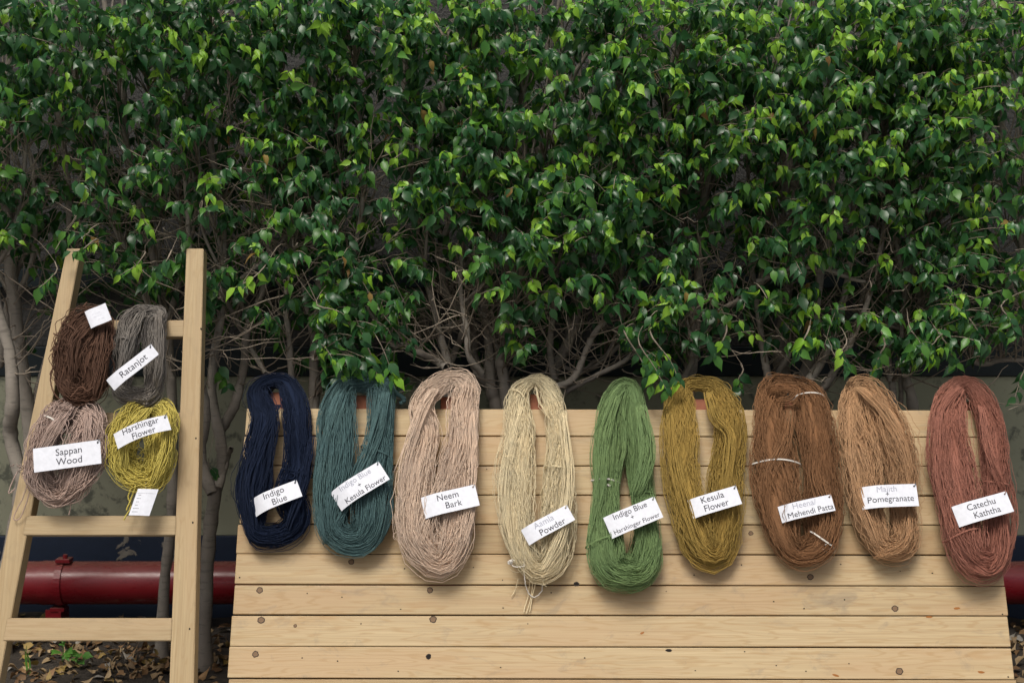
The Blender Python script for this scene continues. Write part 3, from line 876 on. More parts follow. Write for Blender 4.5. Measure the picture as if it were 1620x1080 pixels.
skein('charcoal grey skein with a slanted tag on the top rung', GREY, LADDER,
      [(226, 496, 15, -.02), (208, 512, 20, .02), (204, 548, 20), (194, 585, 15), (198, 615, 14), (217, 627, 13), (238, 620, 15), (248, 590, 17), (246, 548, 18), (248, 515, 17, .02), (251, 497, 12, -.01)],
      seed=32, folds=[([(225,492),(205,540),(190,600)],8,16),([(250,495),(252,560),(245,610)],8,16)], rad=.0014, N=240, ties=((205, 545, None, .2),), over=OVL1, wob=0.14, crinkle=0.0022, group=LG, curls=((232, 630, 9, 5, .05), (238, 500, 9, 8, .06)))
skein('mauve skein with a dangling loop on the left of the ladder', MAUVE, LADDER,
      [(120, 645, 16, -.02), (98, 656, 24, .03), (78, 695, 28), (64, 745, 28), (76, 778, 20), (104, 780, 20), (122, 752, 29), (138, 705, 33), (146, 664, 27, .03)],
      seed=33, folds=[([(110,645),(75,700),(50,770)],10,20),([(140,650),(140,720),(120,790)],12,22)], rad=.0014, N=235, ties=((87, 672, M_WHITE_STRING, 0.1),), over=OVL2, wob=0.17, crinkle=0.0030, group=LG, curls=((40, 745, 11, 16, .05), (102, 650, 9, 22, .08), (160, 672, 9, 10, .06), (82, 750, 12, 10, .075)),
      tails=(([(42, 770, .05), (35, 790, .03), (22, 815, .015), (24, 822, .015), (32, 818, .015), (42, 795, .03), (47, 775, .05)], .03, .0017), ([(118, 770, .05), (114, 790, .05), (109, 814, .05)], .05, .0014),
             ([(28, 745, .04), (18, 765, .035), (14, 780, .035), (24, 772, .035)], .04, .002)))
skein('yellowish lime skein with two tags on the second rung', LIME, LADDER,
      [(238, 645, 13, -.02), (210, 655, 21, .02), (194, 690, 23), (196, 732, 25), (212, 755, 22), (238, 758, 21), (255, 733, 23), (260, 695, 22), (260, 655, 18, .02)],
      seed=34, folds=[([(235,645),(200,690),(195,750)],9,16),([(262,650),(262,710),(240,770)],9,16)], rad=.0015, N=240, over=OVL2, wob=0.17, crinkle=0.0030, group=LG, curls=((225, 730, 24, 46, .06), (195, 735, 10, 12, .06), (235, 712, 18, 16, .065)), ties=((187, 712, None, .1),),
      tails=(([(216, 745, .07), (210, 765, .07), (203, 785, .06), (207, 800, .05), (196, 822, .04)], .06, .0026), ([(219, 748, .07), (212, 775, .07), (206, 792, .06), (200, 806, .05)], .06, .0026),
             ([(231, 752, .06), (231, 763, .062), (230, 776, .064)], .06, .0013, M_WHITE_STRING)))

# ------------------------------------------------------------------ paper tags
def text_mesh(body, size):
    cu = bpy.data.curves.new('lettering', 'FONT')
    cu.body = body; cu.size = size; cu.align_x = 'CENTER'; cu.align_y = 'CENTER'
    cu.resolution_u = 3
    ob = bpy.data.objects.new('tmp', cu); COL.objects.link(ob)
    bpy.context.view_layer.update()
    dg = bpy.context.evaluated_depsgraph_get()
    me = bpy.data.meshes.new_from_object(ob.evaluated_get(dg))
    bpy.data.objects.remove(ob); bpy.data.curves.remove(cu)
    return me

def tag(label, plane, px, py, L, H, ang, lines, depth, curl_l=0.018, curl_r=0.0, arch=0.0, tieline=None, skew=0.0, tie=True, seed=0, tilt=0.0, tie_col=None, tiny=False):
    """lines: (text, size_px, dx_px, dy_px, material)"""
    Lm, Hm = L * PXM, H * PXM
    rs = random.Random(seed)
    def bend(x, y):
        t = x / (Lm / 2)
        z = 0.0
        if t < -0.25: z -= curl_l * ((-t - 0.25) / 0.75) ** 2
        if t > 0.3: z -= curl_r * ((t - 0.3) / 0.7) ** 2
        z -= arch * t * t
        z += 0.0022 * math.sin(2.3 * t + seed) + tilt * y
        return x + skew * y, y - arch * 0.8 * t * t, z
    nx, ny = 18, 5
    V, Fs = [], []
    for j in range(ny):
        for i in range(nx):
            V.append(bend((i / (nx - 1) - 0.5) * Lm, (j / (ny - 1) - 0.5) * Hm))
    for j in range(ny - 1):
        for i in range(nx - 1):
            a = j * nx + i; Fs.append((a, a + 1, a + nx + 1, a + nx))
    # real sheet: front and back 0.3 mm apart
    nV = len(V)
    V += [(x, y, z - 0.0003) for x, y, z in V]
    Fs += [(d + nV, c + nV, b + nV, a + nV) for a, b, c, d in Fs]
    o = link('paper_tag', mesh_fast('paper_tag', np.array(V), np.array(Fs), M_PAPER), None, None, None, label, 'tag', 'paper tags tied to the skeins')
    depth += 0.020 if plane is BOARD else 0.013
    o.matrix_world = plane.matrix(plane.at(px, py, depth), math.radians(ang))
    for (s, size, dx, dy, m) in lines:
        me = text_mesh(s, size * PXM)
        for v_ in me.vertices:
            x, y, z = bend(v_.co.x + dx * PXM, v_.co.y + dy * PXM)
            v_.co = (x, y, z + 0.0006)
        me.materials.clear(); me.materials.append(m)
        link('lettering', me, o)
    hx, hy = Lm / 2 - 0.008, Hm / 2 - 0.008
    if tie:
        bm = bmesh.new()
        bmesh.ops.create_circle(bm, cap_ends=True, segments=12, radius=0.0026)
        x, y, z = bend(hx, hy)
        bmesh.ops.translate(bm, vec=(x, y, z + 0.0005), verts=bm.verts)
        link('punched_hole', bm_mesh('punched_hole', bm, M_HOLE), o)
        pth = catmull(np.array([(x, y, z - 0.004), (x + 0.001, y + 0.001, z + 0.003), (x + 0.006, y + 0.008, z + 0.003), (x + 0.010, y + 0.014, z - 0.010)]), 16)
        v_, f_ = tubes(pth, 0.0013, 5)
        link('tie_loop', mesh_fast('tie_loop', v_, f_, tie_col or M_STEEL), o)
    return o
ym = {m.name: m for m in bpy.data.materials}
def Y(nm):
    for k in ym:
        if k.startswith('yarn_' + nm): return ym[k]
I, G = M_INK, M_INKPALE
tag('white tag reading Indigo Blue on the navy skein', BOARD, 436, 786, 78, 28, 22, [('Indigo', 14, -1, 7, I), ('Blue', 14, 4, -6.5, I)], .098, .03, seed=1, tie_col=Y('navy'))
tag('white tag reading Indigo Blue + Kesula Flower on the teal skein', BOARD, 569, 767, 88, 34, 33, [('Indigo Blue', 12.5, -2, 11, G), ('+', 11, 0, 0, I), ('Kesula Flower', 12.5, 4, -10.5, I)], .108, .022, seed=2, tie_col=Y('deep'))
tag('white tag reading Neem Bark on the pinkish beige skein', BOARD, 712, 792, 86, 34, 13.5, [('Neem', 14, -2, 8, I), ('Bark', 14, 4, -6, I)], .106, .016, seed=3, tie_col=Y('pinkish'))
tag('white tag reading Aamla Powder on the cream skein', BOARD, 867, 829, 80, 27, 28.5, [('Aamla', 13.5, -4, 6.5, G), ('Powder', 14, 4, -6.5, I)], .104, .02, seed=4, tie_col=Y('cream'))
tag('white tag reading Indigo Blue + Harshinger Flower on the green skein', BOARD, 1002, 817.5, 85, 35, 22, [('Indigo Blue', 12.5, -1, 11, I), ('+', 11, -1, 0.5, I), ('Harshinger Flower', 10.0, 1, -11, I)], .106, .016, seed=5, tie_col=Y('leaf'))
tag('white tag reading Kesula Flower on the golden olive skein', BOARD, 1131, 793, 78, 30, 16, [('Kesula', 14, -2, 7, I), ('Flower', 14, 0, -6.5, I)], .104, .016, seed=6)
tag('white tag reading Heena/ Mehendi Patta on the chestnut brown skein', BOARD, 1277, 803, 83, 26, 12, [('Heena/', 13, -3, 6.5, G), ('Mehendi Patta', 12.5, 4, -6, I)], .104, .02, seed=7, tie_col=Y('dark_chestnut'))
tag('white tag reading Majith + Pomegranate on the light tan skein', BOARD, 1408, 784, 86, 35, 2.5, [('Majith', 13, -4, 10.5, G), ('+', 11, -4, 2.5, I), ('Pomegranate', 13.5, 1, -5, I)], .104, .022, seed=8)
tag('white tag reading Catechu Kaththa on the reddish brown skein', BOARD, 1556, 804, 88, 33, 15.5, [('Catechu', 14, -1, 7, I), ('Kaththa', 14, 3, -7, I)], .112, .016, seed=9, tie_col=Y('reddish'))
tag('small blank white tag on top of the chocolate brown skein', LADDER, 155, 499, 34, 29, 24, [('-- - ---', 5, -2, 5, G), ('--- -- -', 5, -1, 0, G), ('-- ---', 5, 3, -6, G)], .105, .006, tie=False, seed=10)
tag('long white tag reading Ratanjot on the charcoal grey skein', LADDER, 209, 580, 86, 21, 39.5, [('Ratanjot', 14.5, 2, 0, I)], .100, .016, seed=11)
tag('large white tag reading Sappan Wood on the mauve skein', LADDER, 106, 721, 101, 36, 7.5, [('Sappan', 14.5, 3, 7, I), ('Wood', 15, 3, -7.5, I)], .112, .004, seed=12)
tag('arched white tag reading Harshingar Flower on the lime skein', LADDER, 223, 679, 84, 24, 20, [('Harshingar', 13, 0, 6.5, I), ('Flower', 13, 2, -6, I)], .122, .004, arch=.008, seed=13)
tag('small white care tag dangling below the lime skein', LADDER, 227, 794, 31, 40, -2, [('--', 7, -9, 11, I), ('---', 7, -9, 6, I), ('--', 7, -9, 1, I), ('--', 7, -9, -4, I), ('----', 7, -8, -9, I), ('----', 7, -8, -14, I), ('______________', 4, 0, 15, I)], .064, .0, skew=.25, tie=False, seed=14)

# ------------------------------------------------------------------ leaves
def leaf_shape(fold, droop, width, twist, tipbend):
    """unit-length ficus leaf: ovate blade with a drawn-out drip tip; x across, y along, z up"""
    st = [0.0, 0.20, 0.48, 0.80]
    hw = [0.03, 0.225, 0.235, 0.06]
    V = []
    for t, w in zip(st, hw):
        w *= width
        zc = -droop * t * t - (tipbend * max(0, t - 0.7) * 1.5)
        tw = twist * t
        for k in (-1, 0, 1):
            x = k * w; z = zc + abs(k) * fold * w
            V.append((x * math.cos(tw), t * (1 - 0.18 * droop * t), z + x * math.sin(tw)))
    V.append((0.0, 1.0 - 0.18 * droop, -droop - tipbend * 0.5))
    V.append((0.0, -0.14, 0.02)); V.append((0.012, -0.14, 0.02))    # petiole
    Fs = []
    for i in range(len(st) - 1):
        a = i * 3
        Fs += [(a, a + 1, a + 4), (a, a + 4, a + 3), (a + 1, a + 2, a + 5), (a + 1, a + 5, a + 4)]
    a = (len(st) - 1) * 3; tip = a + 3
    Fs += [(a, a + 1, tip), (a + 1, a + 2, tip), (0, tip + 1, 1), (1, tip + 1, tip + 2)]
    return np.array(V), np.array(Fs)
SHAPES = [leaf_shape(*a) for a in ((0.35, 0.12, 1.02, 0.15, 0.20), (0.22, 0.30, 1.10, -0.25, 0.30), (0.60, 0.20, 0.95, 0.3, 0.10), (0.30, 0.50, 1.05, 0.1, 0.4), (0.12, 0.10, 1.15, -0.5, 0.2), (0.85, 0.40, 0.92, 0.2, 0.3), (0.45, 0.65, 1.0, -0.4, 0.5))]
LFACES = SHAPES[0][1]
NLV = len(SHAPES[0][0])
LEAF_MESH = {}
for i, (v_, f_) in enumerate(SHAPES):
    for j, m in enumerate(M_LEAF):
        LEAF_MESH[i, j] = mesh_fast('leaf', v_, f_, m)

def leaf_frames(axis, nrm):
    y = unit(axis)
    z = unit(nrm - (nrm * y).sum(-1, keepdims=True) * y)
    x = np.cross(y, z)
    return x, y, z

def leaves_mesh(name, pos, x, y, z, L, var, mi, mats):
    allv = np.stack([s[0] for s in SHAPES])[var] * L[:, None, None]
    W = pos[:, None] + allv[..., 0:1] * x[:, None] + allv[..., 1:2] * y[:, None] + allv[..., 2:3] * z[:, None]
    n = len(pos)
    Fs = (LFACES[None] + (np.arange(n) * NLV)[:, None, None]).reshape(-1, 3)
    return mesh_fast(name, W.reshape(-1, 3), Fs, mats, np.repeat(mi, len(LFACES)))

# ------------------------------------------------------------------ trees of the hedge
def vnoise(x, z, s, seed):
    r = np.random.default_rng(seed)
    out = 0
    for k in range(5):
        a = r.uniform(0, 6.28); f = s * (0.6 + 0.5 * k); ph = r.uniform(0, 6.28)
        out = out + np.sin((x * math.cos(a) + z * math.sin(a)) * f + ph) / (1 + 0.4 * k)
    return out / 2.6
TY = 4.95
def gx(px): return float(P(px, 500, 4.7)[0])
def gz(py): return float(P(810, py, 4.7)[2])
LOWX = np.array([-1200, -100, 0, 60, 110, 230, 300, 400, 480, 520, 600, 650, 700, 770, 830, 900, 980, 1020, 1060, 1120, 1200, 1300, 1380, 1450, 1520, 1620, 1700, 2800])
LOWY = np.array([430, 420, 400, 410, 430, 450, 520, 500, 500, 600, 630, 560, 440, 470, 560, 500, 490, 600, 625, 520, 520, 560, 560, 590, 540, 530, 540, 540])
LOWXW = np.array([gx(a) for a in LOWX]); LOWZW = np.array([gz(a) for a in LOWY])
HOLES = [(165, 185, .12, .13), (215, 120, .06, .06), (560, 285, .08, .07), (880, 128, .05, .03), (1112, 270, .05, .05), (480, 300, .06, .07), (250, 330, .08, .10), (1250, 240, .05, .07), (700, 370, .07, .10), (400, 430, .16, .12), (460, 540, .12, .12), (720, 470, .12, .12), (935, 530, .12, .09), (340, 580, .08, .15), (60, 250, .08, .12), (330, 240, .05, .10), (1330, 250, .04, .05), (1180, 150, .03, .03), (1545, 115, .03, .03), (890, 400, .05, .04), (30, 470, .15, .12)]
HW = [(gx(a), gz(b), c, d) for a, b, c, d in HOLES]
def density(x, z):
    low = np.interp(x, LOWXW, LOWZW)
    d = np.clip((z - low) / 0.10 + 0.25, 0, 1)
    d = d * np.where(z < gz(330), 0.72, 1.0)
    d = d * np.interp(x, [gx(0), gx(330), gx(430)], [0.58, 0.66, 1.0])
    for hx, hz, rx, rz in HW:
        d = d * (1 - 0.93 * np.exp(-(((x - hx) / rx) ** 2 + ((z - hz) / rz) ** 2)))
    d = d * np.clip(0.75 + 0.6 * vnoise(x, z, 11.0, 5), 0.25, 1)
    return d
def front_y(x, z):
    return 4.68 + 0.12 * vnoise(x, z, 6.0, 9) + 0.07 * vnoise(x, z, 15.0, 10) - 0.10 * np.clip((z - 1.3) / 0.8, 0, 1) + 0.10 * np.clip((1.2 - z) / 0.3, 0, 1)

TREES = [
    # label, base px, list of guide limbs [(px,py,r_px)...]; the first starts at the ground
    ('grey multi-stemmed hedge tree leaning at the far left edge', [
        [(2, 1052, 17), (10, 920, 16), (38, 770, 14), (50, 695, 13), (36, 600, 12), (24, 500, 11), (16, 410, 10), (8, 280, 8), (14, 120, 6)],
        [(38, 770, 10), (18, 690, 12), (20, 640, 11), (14, 560, 9), (-6, 480, 8), (-20, 350, 6)],
        [(48, 690, 9), (62, 620, 9), (84, 540, 8), (104, 460, 7), (110, 340, 6), (95, 200, 5)],
        [(-4, 580, 8), (8, 530, 8), (14, 470, 6), (40, 400, 4)]]),
    ('slender hedge tree with a bare pale trunk behind the ladder rungs', [
        [(254, 1058, 11), (260, 930, 9), (270, 830, 9), (274, 740, 9), (272, 600, 8), (258, 480, 7), (232, 360, 6), (200, 240, 6), (192, 110, 5)],
        [(272, 600, 6), (230, 470, 5), (180, 350, 5), (150, 240, 4), (120, 120, 4)],
        [(264, 520, 5), (290, 400, 5), (282, 280, 4), (300, 140, 4)]]),
    ('forked hedge tree between the ladder and the navy skein', [
        [(322, 1060, 12), (326, 900, 11), (340, 780, 11), (352, 735, 9), (348, 690, 9), (335, 620, 8), (340, 550, 7), (352, 470, 6), (350, 330, 5), (330, 180, 4)],
        [(345, 770, 8), (360, 720, 5), (365, 708, 4)],
        [(350, 680, 8), (372, 640, 8), (384, 590, 7), (392, 520, 6), (420, 440, 5), (430, 300, 4), (440, 150, 4)],
        [(336, 780, 9), (318, 720, 8), (326, 650, 7), (314, 560, 6), (322, 470, 5), (300, 380, 4)],
        [(420, 590, 4), (392, 540, 4), (370, 500, 4), (352, 460, 3), (340, 420, 3)]]),
    ('straight-trunked hedge tree rising behind the navy and teal skeins', [
        [(490, 1056, 11), (494, 800, 10), (496, 650, 9), (498, 560, 8), (506, 450, 7), (490, 330, 6), (500, 180, 5), (480, 40, 4)],
        [(462, 640, 5), (460, 560, 5), (452, 470, 4), (470, 380, 4), (450, 250, 4)],
        [(497, 570, 5), (530, 480, 5), (560, 400, 4), (575, 280, 4), (560, 120, 4)]]),
    ('many-stemmed hedge tree fanning out behind the pinkish beige skein', [
        [(790, 1058, 14), (789, 760, 13), (786, 650, 11), (776, 612, 10), (775, 560, 8), (768, 490, 7), (752, 400, 6), (760, 280, 5), (745, 120, 4)],
        [(776, 615, 8), (758, 592, 8), (750, 560, 8), (749, 520, 8), (736, 500, 7), (714, 476, 7), (702, 450, 7), (698, 400, 6), (712, 330, 5), (700, 200, 4)],
        [(707, 585, 7), (722, 555, 5), (733, 520, 5), (738, 488, 5), (752, 462, 5), (760, 420, 4), (748, 340, 4)],
        [(707, 582, 7), (690, 570, 6), (660, 556, 5), (640, 545, 4), (622, 545, 4), (590, 500, 3), (560, 470, 3)],
        [(735, 505, 5), (712, 515, 4), (690, 530, 4), (668, 541, 4)],
        [(760, 590, 6), (742, 560, 5), (738, 515, 5), (728, 440, 4), (736, 330, 4)],
        [(790, 620, 5), (782, 560, 4), (790, 520, 4)],
        [(707, 640, 8), (707, 600, 8), (706, 570, 7), (690, 500, 5), (672, 430, 5), (650, 300, 4), (640, 150, 4)]]),
    ('hedge tree with two upright stems behind the cream skein', [
        [(812, 1058, 12), (806, 760, 11), (803, 640, 10), (795, 590, 9), (792, 565, 9), (802, 535, 8), (801, 512, 8), (793, 475, 7), (810, 390, 6), (830, 280, 5), (825, 120, 4)],
        [(793, 566, 5), (785, 545, 4), (768, 505, 4), (740, 470, 3)],
        [(801, 515, 5), (822, 440, 5), (845, 330, 4), (870, 200, 4)]]),
    ('hedge tree of slanting bare branches between cream and green skeins', [
        [(866, 1058, 12), (864, 760, 11), (872, 615, 10), (886, 572, 9), (900, 542, 9), (915, 480, 7), (930, 380, 6), (925, 250, 5), (935, 100, 4)],
        [(880, 612, 6), (906, 598, 6), (925, 560, 5), (942, 525, 5), (966, 497, 4), (978, 478, 4), (984, 455, 4), (980, 330, 4)],
        [(900, 605, 5), (940, 575, 4), (975, 550, 4), (1000, 520, 4), (1010, 440, 4), (1000, 300, 4)],
        [(895, 620, 5), (950, 590, 4), (990, 570, 4), (1030, 520, 3)],
        [(890, 580, 4), (925, 590, 3), (960, 560, 3), (985, 500, 3)],
        [(878, 600, 6), (870, 540, 5), (880, 450, 5), (865, 350, 4), (880, 220, 4)]]),
    ('leaning hedge tree above the gap between green and golden olive skeins', [
        [(1084, 1058, 12), (1086, 760, 11), (1090, 620, 9), (1098, 555, 8), (1104, 460, 7), (1112, 330, 7), (1135, 190, 6), (1150, 60, 4)],
        [(1082, 600, 6), (1095, 560, 6), (1080, 480, 5), (1070, 360, 5), (1060, 200, 4)],
        [(1098, 560, 5), (1130, 500, 4), (1175, 470, 4), (1215, 430, 4), (1240, 330, 4)],
        [(1104, 290, 6), (1090, 230, 5), (1086, 150, 4)]]),
    ('stout hedge tree with splayed branches behind the chestnut brown skein', [
        [(1240, 1058, 19), (1240, 760, 18), (1238, 640, 17), (1236, 590, 15), (1238, 530, 12), (1250, 430, 8), (1255, 300, 7), (1240, 150, 5)],
        [(1225, 640, 9), (1215, 590, 7), (1208, 555, 6), (1200, 500, 5), (1190, 400, 5), (1200, 260, 4)],
        [(1262, 640, 12), (1275, 590, 10), (1284, 550, 9), (1292, 480, 7), (1310, 360, 6), (1320, 220, 5), (1310, 90, 4)],
        [(1275, 610, 8), (1298, 575, 7), (1310, 545, 6), (1340, 450, 5), (1350, 330, 4)],
        [(1295, 620, 6), (1318, 590, 6), (1340, 555, 5), (1352, 528, 5), (1375, 470, 4), (1400, 350, 4)],
        [(1232, 590, 5), (1245, 562, 5), (1258, 535, 4), (1268, 480, 3)],
        [(1196, 445, 4), (1250, 425, 4), (1300, 424, 4), (1340, 440, 3), (1370, 446, 3)]]),
    ('twin-stemmed hedge tree between the light tan and reddish skeins', [
        [(1452, 1058, 11), (1450, 760, 10), (1444, 640, 9), (1434, 600, 8), (1436, 560, 8), (1446, 520, 7), (1462, 440, 6), (1480, 320, 5), (1470, 160, 4)],
        [(1420, 1058, 8), (1418, 760, 7), (1412, 620, 6), (1404, 560, 5), (1412, 470, 5), (1420, 380, 5), (1400, 260, 4), (1405, 110, 4)],
        [(1424, 640, 4), (1426, 560, 4), (1432, 440, 3), (1440, 330, 3)],
        [(1362, 480, 5), (1378, 425, 5), (1400, 390, 5), (1420, 340, 4), (1430, 250, 4)],
        [(1436, 520, 4), (1400, 515, 4), (1375, 505, 3), (1350, 480, 3)]]),
    ('hedge tree with drooping sprigs at the right edge', [
        [(1690, 1058, 12), (1685, 760, 11), (1670, 600, 10), (1650, 500, 8), (1620, 400, 7), (1590, 260, 6), (1580, 100, 5)],
        [(1668, 600, 7), (1690, 480, 6), (1700, 340, 5), (1690, 180, 4)],
        [(1655, 575, 4), (1605, 568, 4), (1560, 575, 4), (1535, 572, 3)],
        [(1655, 520, 5), (1590, 440, 4), (1550, 340, 4), (1530, 200, 4)]]),
    ('half seen hedge tree beyond the left edge of the picture', [
        [(-170, 1058, 13), (-165, 760, 12), (-170, 600, 10), (-150, 450, 8), (-160, 280, 6), (-150, 100, 5)],
        [(-168, 600, 7), (-120, 480, 6), (-90, 340, 5), (-80, 160, 4)],
        [(-170, 560, 6), (-220, 420, 6), (-230, 260, 5)]]),
]
ZTOP = 2.85
tree_data = []
for ti, (label, limbs) in enumerate(TREES):
    rs = np.random.default_rng(100 + ti)
    x0 = P(limbs[0][0][0], limbs[0][0][1], TY)[0]
    y0 = TY + rs.uniform(-0.03, 0.10)
    root = empty('ficus_tree', (x0, y0, 0), label, 'tree', 'clipped trees forming the hedge')
    base = np.array([x0, y0, 0.0])
    stems = []        # sampled stem points for twig attachment
    for li, g in enumerate(limbs):
        g = np.array(g, float)
        yy = y0 + (0 if li == 0 else rs.uniform(-0.20, 0.06))
        pts = np.array([P(a, b, yy + (rs.uniform(-0.05, 0.05) if (li and 0 < k) else 0.0)) for k, (a, b, _) in enumerate(g)])
        r = g[:, 2] * 0.00220
        if li == 0 or g[0, 1] > 1000: pts[0, 2] = -0.03
        grows = g[-1, 1] < 420
        if grows:      # keep growing to the top of the hedge
            q, rr_ = pts[-1].copy(), r[-1]
            d = unit(pts[-1] - pts[-2]); d[2] = max(d[2], 0.5)
            ext, er = [], []
            while q[2] < ZTOP - 0.1 and len(ext) < 12:
                d = unit(d + rs.normal(0, 0.22, 3) + np.array([0, 0, 0.25]))
                d[1] *= 0.6; d[0] *= 0.8
                q = q + d * 0.15; rr_ = max(0.0035, rr_ * 0.90)
                ext.append(q.copy()); er.append(rr_)
            if ext:
                pts = np.concatenate([pts, ext]); r = np.concatenate([r, er])
        n = max(10, len(pts) * 6)
        S = catmull(np.concatenate([pts, r[:, None]], 1), n)
        jit = rs.normal(0, 1, (n, 3)); 
        ker = np.ones(5) / 5
        jit = np.stack([np.convolve(jit[:, k], ker, 'same') for k in range(3)], 1) * 0.004
        path = S[:, :3] + jit
        rad = np.maximum(S[:, 3] * (1 + 0.06 * rs.normal(0, 1, n)), 0.0015)
        if li == 0: rad[:2] *= 1.25
        if not grows: rad[-1] *= 0.6
        v_, f_ = tubes(path, rad[None], 10 if r.max() > 0.015 else 7)
        link('trunk' if li == 0 else 'branch', mesh_fast('trunk' if li == 0 else 'branch', v_ - base, f_, M_BARK), root)
        stems.append(np.concatenate([path, rad[:, None]], 1))
        if li == 0 or g[:, 1].min() < 430:
            # extra upright stems leaving the limb
            for _ in range(2 if li == 0 else 1):
                cand = np.where((path[:, 2] > gz(560)) & (path[:, 2] < gz(300)))[0]
                if not len(cand): continue
                k = rs.choice(cand)
                q = path[k].copy(); rr_ = min(rad[k] * 0.6, 0.010)
                d = unit(np.array([rs.normal(0, 0.5), rs.normal(-0.10, 0.2), 1.0]))
                pp, pr = [q.copy()], [rr_]
                while q[2] < ZTOP - 0.25 and len(pp) < 16:
                    d = unit(d + rs.normal(0, 0.16, 3) + np.array([0, 0, 0.22])); d[1] *= 0.7; d[0] *= 0.82
                    q = q + d * 0.12; rr_ = max(0.003, rr_ * 0.93)
                    q[1] = min(max(q[1], 4.78), WY - 0.12)
                    pp.append(q.copy()); pr.append(rr_)
                n2 = len(pp) * 4
                S2 = catmull(np.concatenate([np.array(pp), np.array(pr)[:, None]], 1), n2)
                v_, f_ = tubes(S2[:, :3], S2[None, :, 3], 6)
                link('branch', mesh_fast('branch', v_ - base, f_, M_BARK), root)
                stems.append(S2)
    allst = np.concatenate(stems)
    # thin bare twigs sprouting from the limbs low in the hedge
    tw = []
    cand = allst[(allst[:, 2] > gz(630)) & (allst[:, 2] < gz(250)) & (allst[:, 3] < 0.03)]
    for _ in range(130):
        c = cand[rs.integers(len(cand))]
        Lh = rs.uniform(0.10, 0.42)
        d0 = unit(np.array([rs.normal(0, 1), rs.normal(-0.40, 0.5), rs.normal(0.5, 0.6)]))
        d1 = unit(d0 + np.array([0, 0, rs.uniform(0.0, 0.9)]) + rs.normal(0, 0.25, 3))
        t = np.linspace(0, 1, 7)[:, None]
        path = c[:3] + d0 * Lh * t * (1 - t / 2) + d1 * Lh * 0.6 * t * t + np.cumsum(rs.normal(0, 0.006, (7, 3)), 0)
        path[:, 1] = np.clip(path[:, 1], 4.72, WY - 0.05)
        tw.append(path)
        if rs.uniform() < 0.6:      # a side shoot
            k = rs.integers(2, 6); d2 = unit(d1 + rs.normal(0, 0.7, 3))
            p2 = path[k] + d2 * np.linspace(0, 1, 7)[:, None] * Lh * rs.uniform(0.25, 0.6) + np.cumsum(rs.normal(0, 0.004, (7, 3)), 0)
            p2[:, 1] = np.clip(p2[:, 1], 4.72, WY - 0.05)
            tw.append(p2)
    tree_data.append(dict(root=root, base=base, stems=allst, twigs=tw, x=float(np.median(allst[:, 0])), leaves=[], rs=rs))

# leafy sprays: anchor points through the hedge volume, given to the nearest tree
tree_x = np.array([t['x'] for t in tree_data])
leaf_rows = [[] for _ in tree_data]
def add_sprays(n, dep_lo, dep_hi, x_lo, x_hi, z_lo, z_hi, young_p, front, dpow=1.0):
    made = 0
    while made < n:
        x = rng.uniform(x_lo, x_hi); z = rng.uniform(z_lo, z_hi)
        if rng.uniform() > float(density(np.array(x), np.array(z))) ** dpow: continue
        y = float(front_y(np.array(x), np.array(z))) + rng.uniform(dep_lo, dep_hi)
        made += 1
        k = int(np.argmin(np.abs(tree_x - x) + rng.uniform(0, 0.12, len(tree_x))))
        td = tree_data[k]
        tip = np.array([x, y, z])
        st = td['stems']
        sc = np.abs(st[:, 0] - x) * 1.0 + np.abs(st[:, 1] - y) * 0.8 + np.abs(st[:, 2] - (z - 0.12)) * 1.1
        sp = st[int(np.argmin(sc)), :3]
        v = tip - sp; dd = np.linalg.norm(v)
        if dd > 0.55: sp = tip - v / dd * 0.55
        mid = (sp + tip) / 2 + np.array([rng.normal(0, 0.03), rng.normal(0, 0.03), 0.05 + rng.normal(0, 0.03)])
        t = np.linspace(0, 1, 9)[:, None]
        end = tip + np.array([rng.normal(0, 0.02), -0.02, -rng.uniform(0.0, 0.05)])
        path = (1 - t) ** 2 * sp + 2 * t * (1 - t) * mid + t * t * end
        td['twigs'].append(path[[0, 2, 4, 5, 6, 7, 8]])
        td_dir = unit(path[-1] - path[-3])
        young = rng.uniform() < young_p * (0.75 + 0.6 * min(1, max(0, (x + 1.0) / 2.0))) * (1.35 if z > 1.75 else 1.0)
        nl = rng.integers(6, 11)
        for q in range(nl):
            f = 1 - q / nl * rng.uniform(0.45, 0.75)         # along the twig, from the tip
            pi = f * 8; i0 = min(int(pi), 7)
            p = path[i0] + (path[i0 + 1] - path[i0]) * (pi - i0)
            side = unit(np.cross(td_dir, np.array([0, 0, 1.0])) + 1e-6) * (1 if q % 2 else -1)
            ax = td_dir * rng.uniform(0.1, 0.7) + side * rng.uniform(0.2, 0.9) + np.array([0, -0.25, 0]) + np.array([0, 0, -rng.uniform(0.25, 1.5)]) + rng.normal(0, 0.22, 3)
            nr = np.array([0, -0.65, 0.70]) + rng.normal(0, 0.58, 3)
            Lf = 0.029 + 0.036 * rng.beta(1.8, 2.2)
            u_ = rng.uniform()
            if young and q < 5:
                mi = 2 if u_ < 0.62 else 1
                Lf *= (0.70 + 0.06 * q)
            elif young: mi = 1 if u_ < 0.5 else 0
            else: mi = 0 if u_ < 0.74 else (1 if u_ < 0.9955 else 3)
            p = p + unit(ax) * Lf * 0.14 + rng.normal(0, 0.004, 3)
            leaf_rows[k].append((*p, *ax, *nr, Lf, rng.integers(0, len(SHAPES)), mi, front))
XL, XR, ZB, ZT = gx(-30), gx(1650), gz(640), gz(-25)
add_sprays(1650, -0.06, 0.14, XL, XR, ZB, ZT, 0.26, 1)
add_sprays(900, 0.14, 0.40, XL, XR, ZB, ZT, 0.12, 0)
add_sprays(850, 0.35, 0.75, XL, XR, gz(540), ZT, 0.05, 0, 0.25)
add_sprays(520, 0.45, 0.85, XL, XR, gz(280), ZT, 0.05, 0, 0.05)
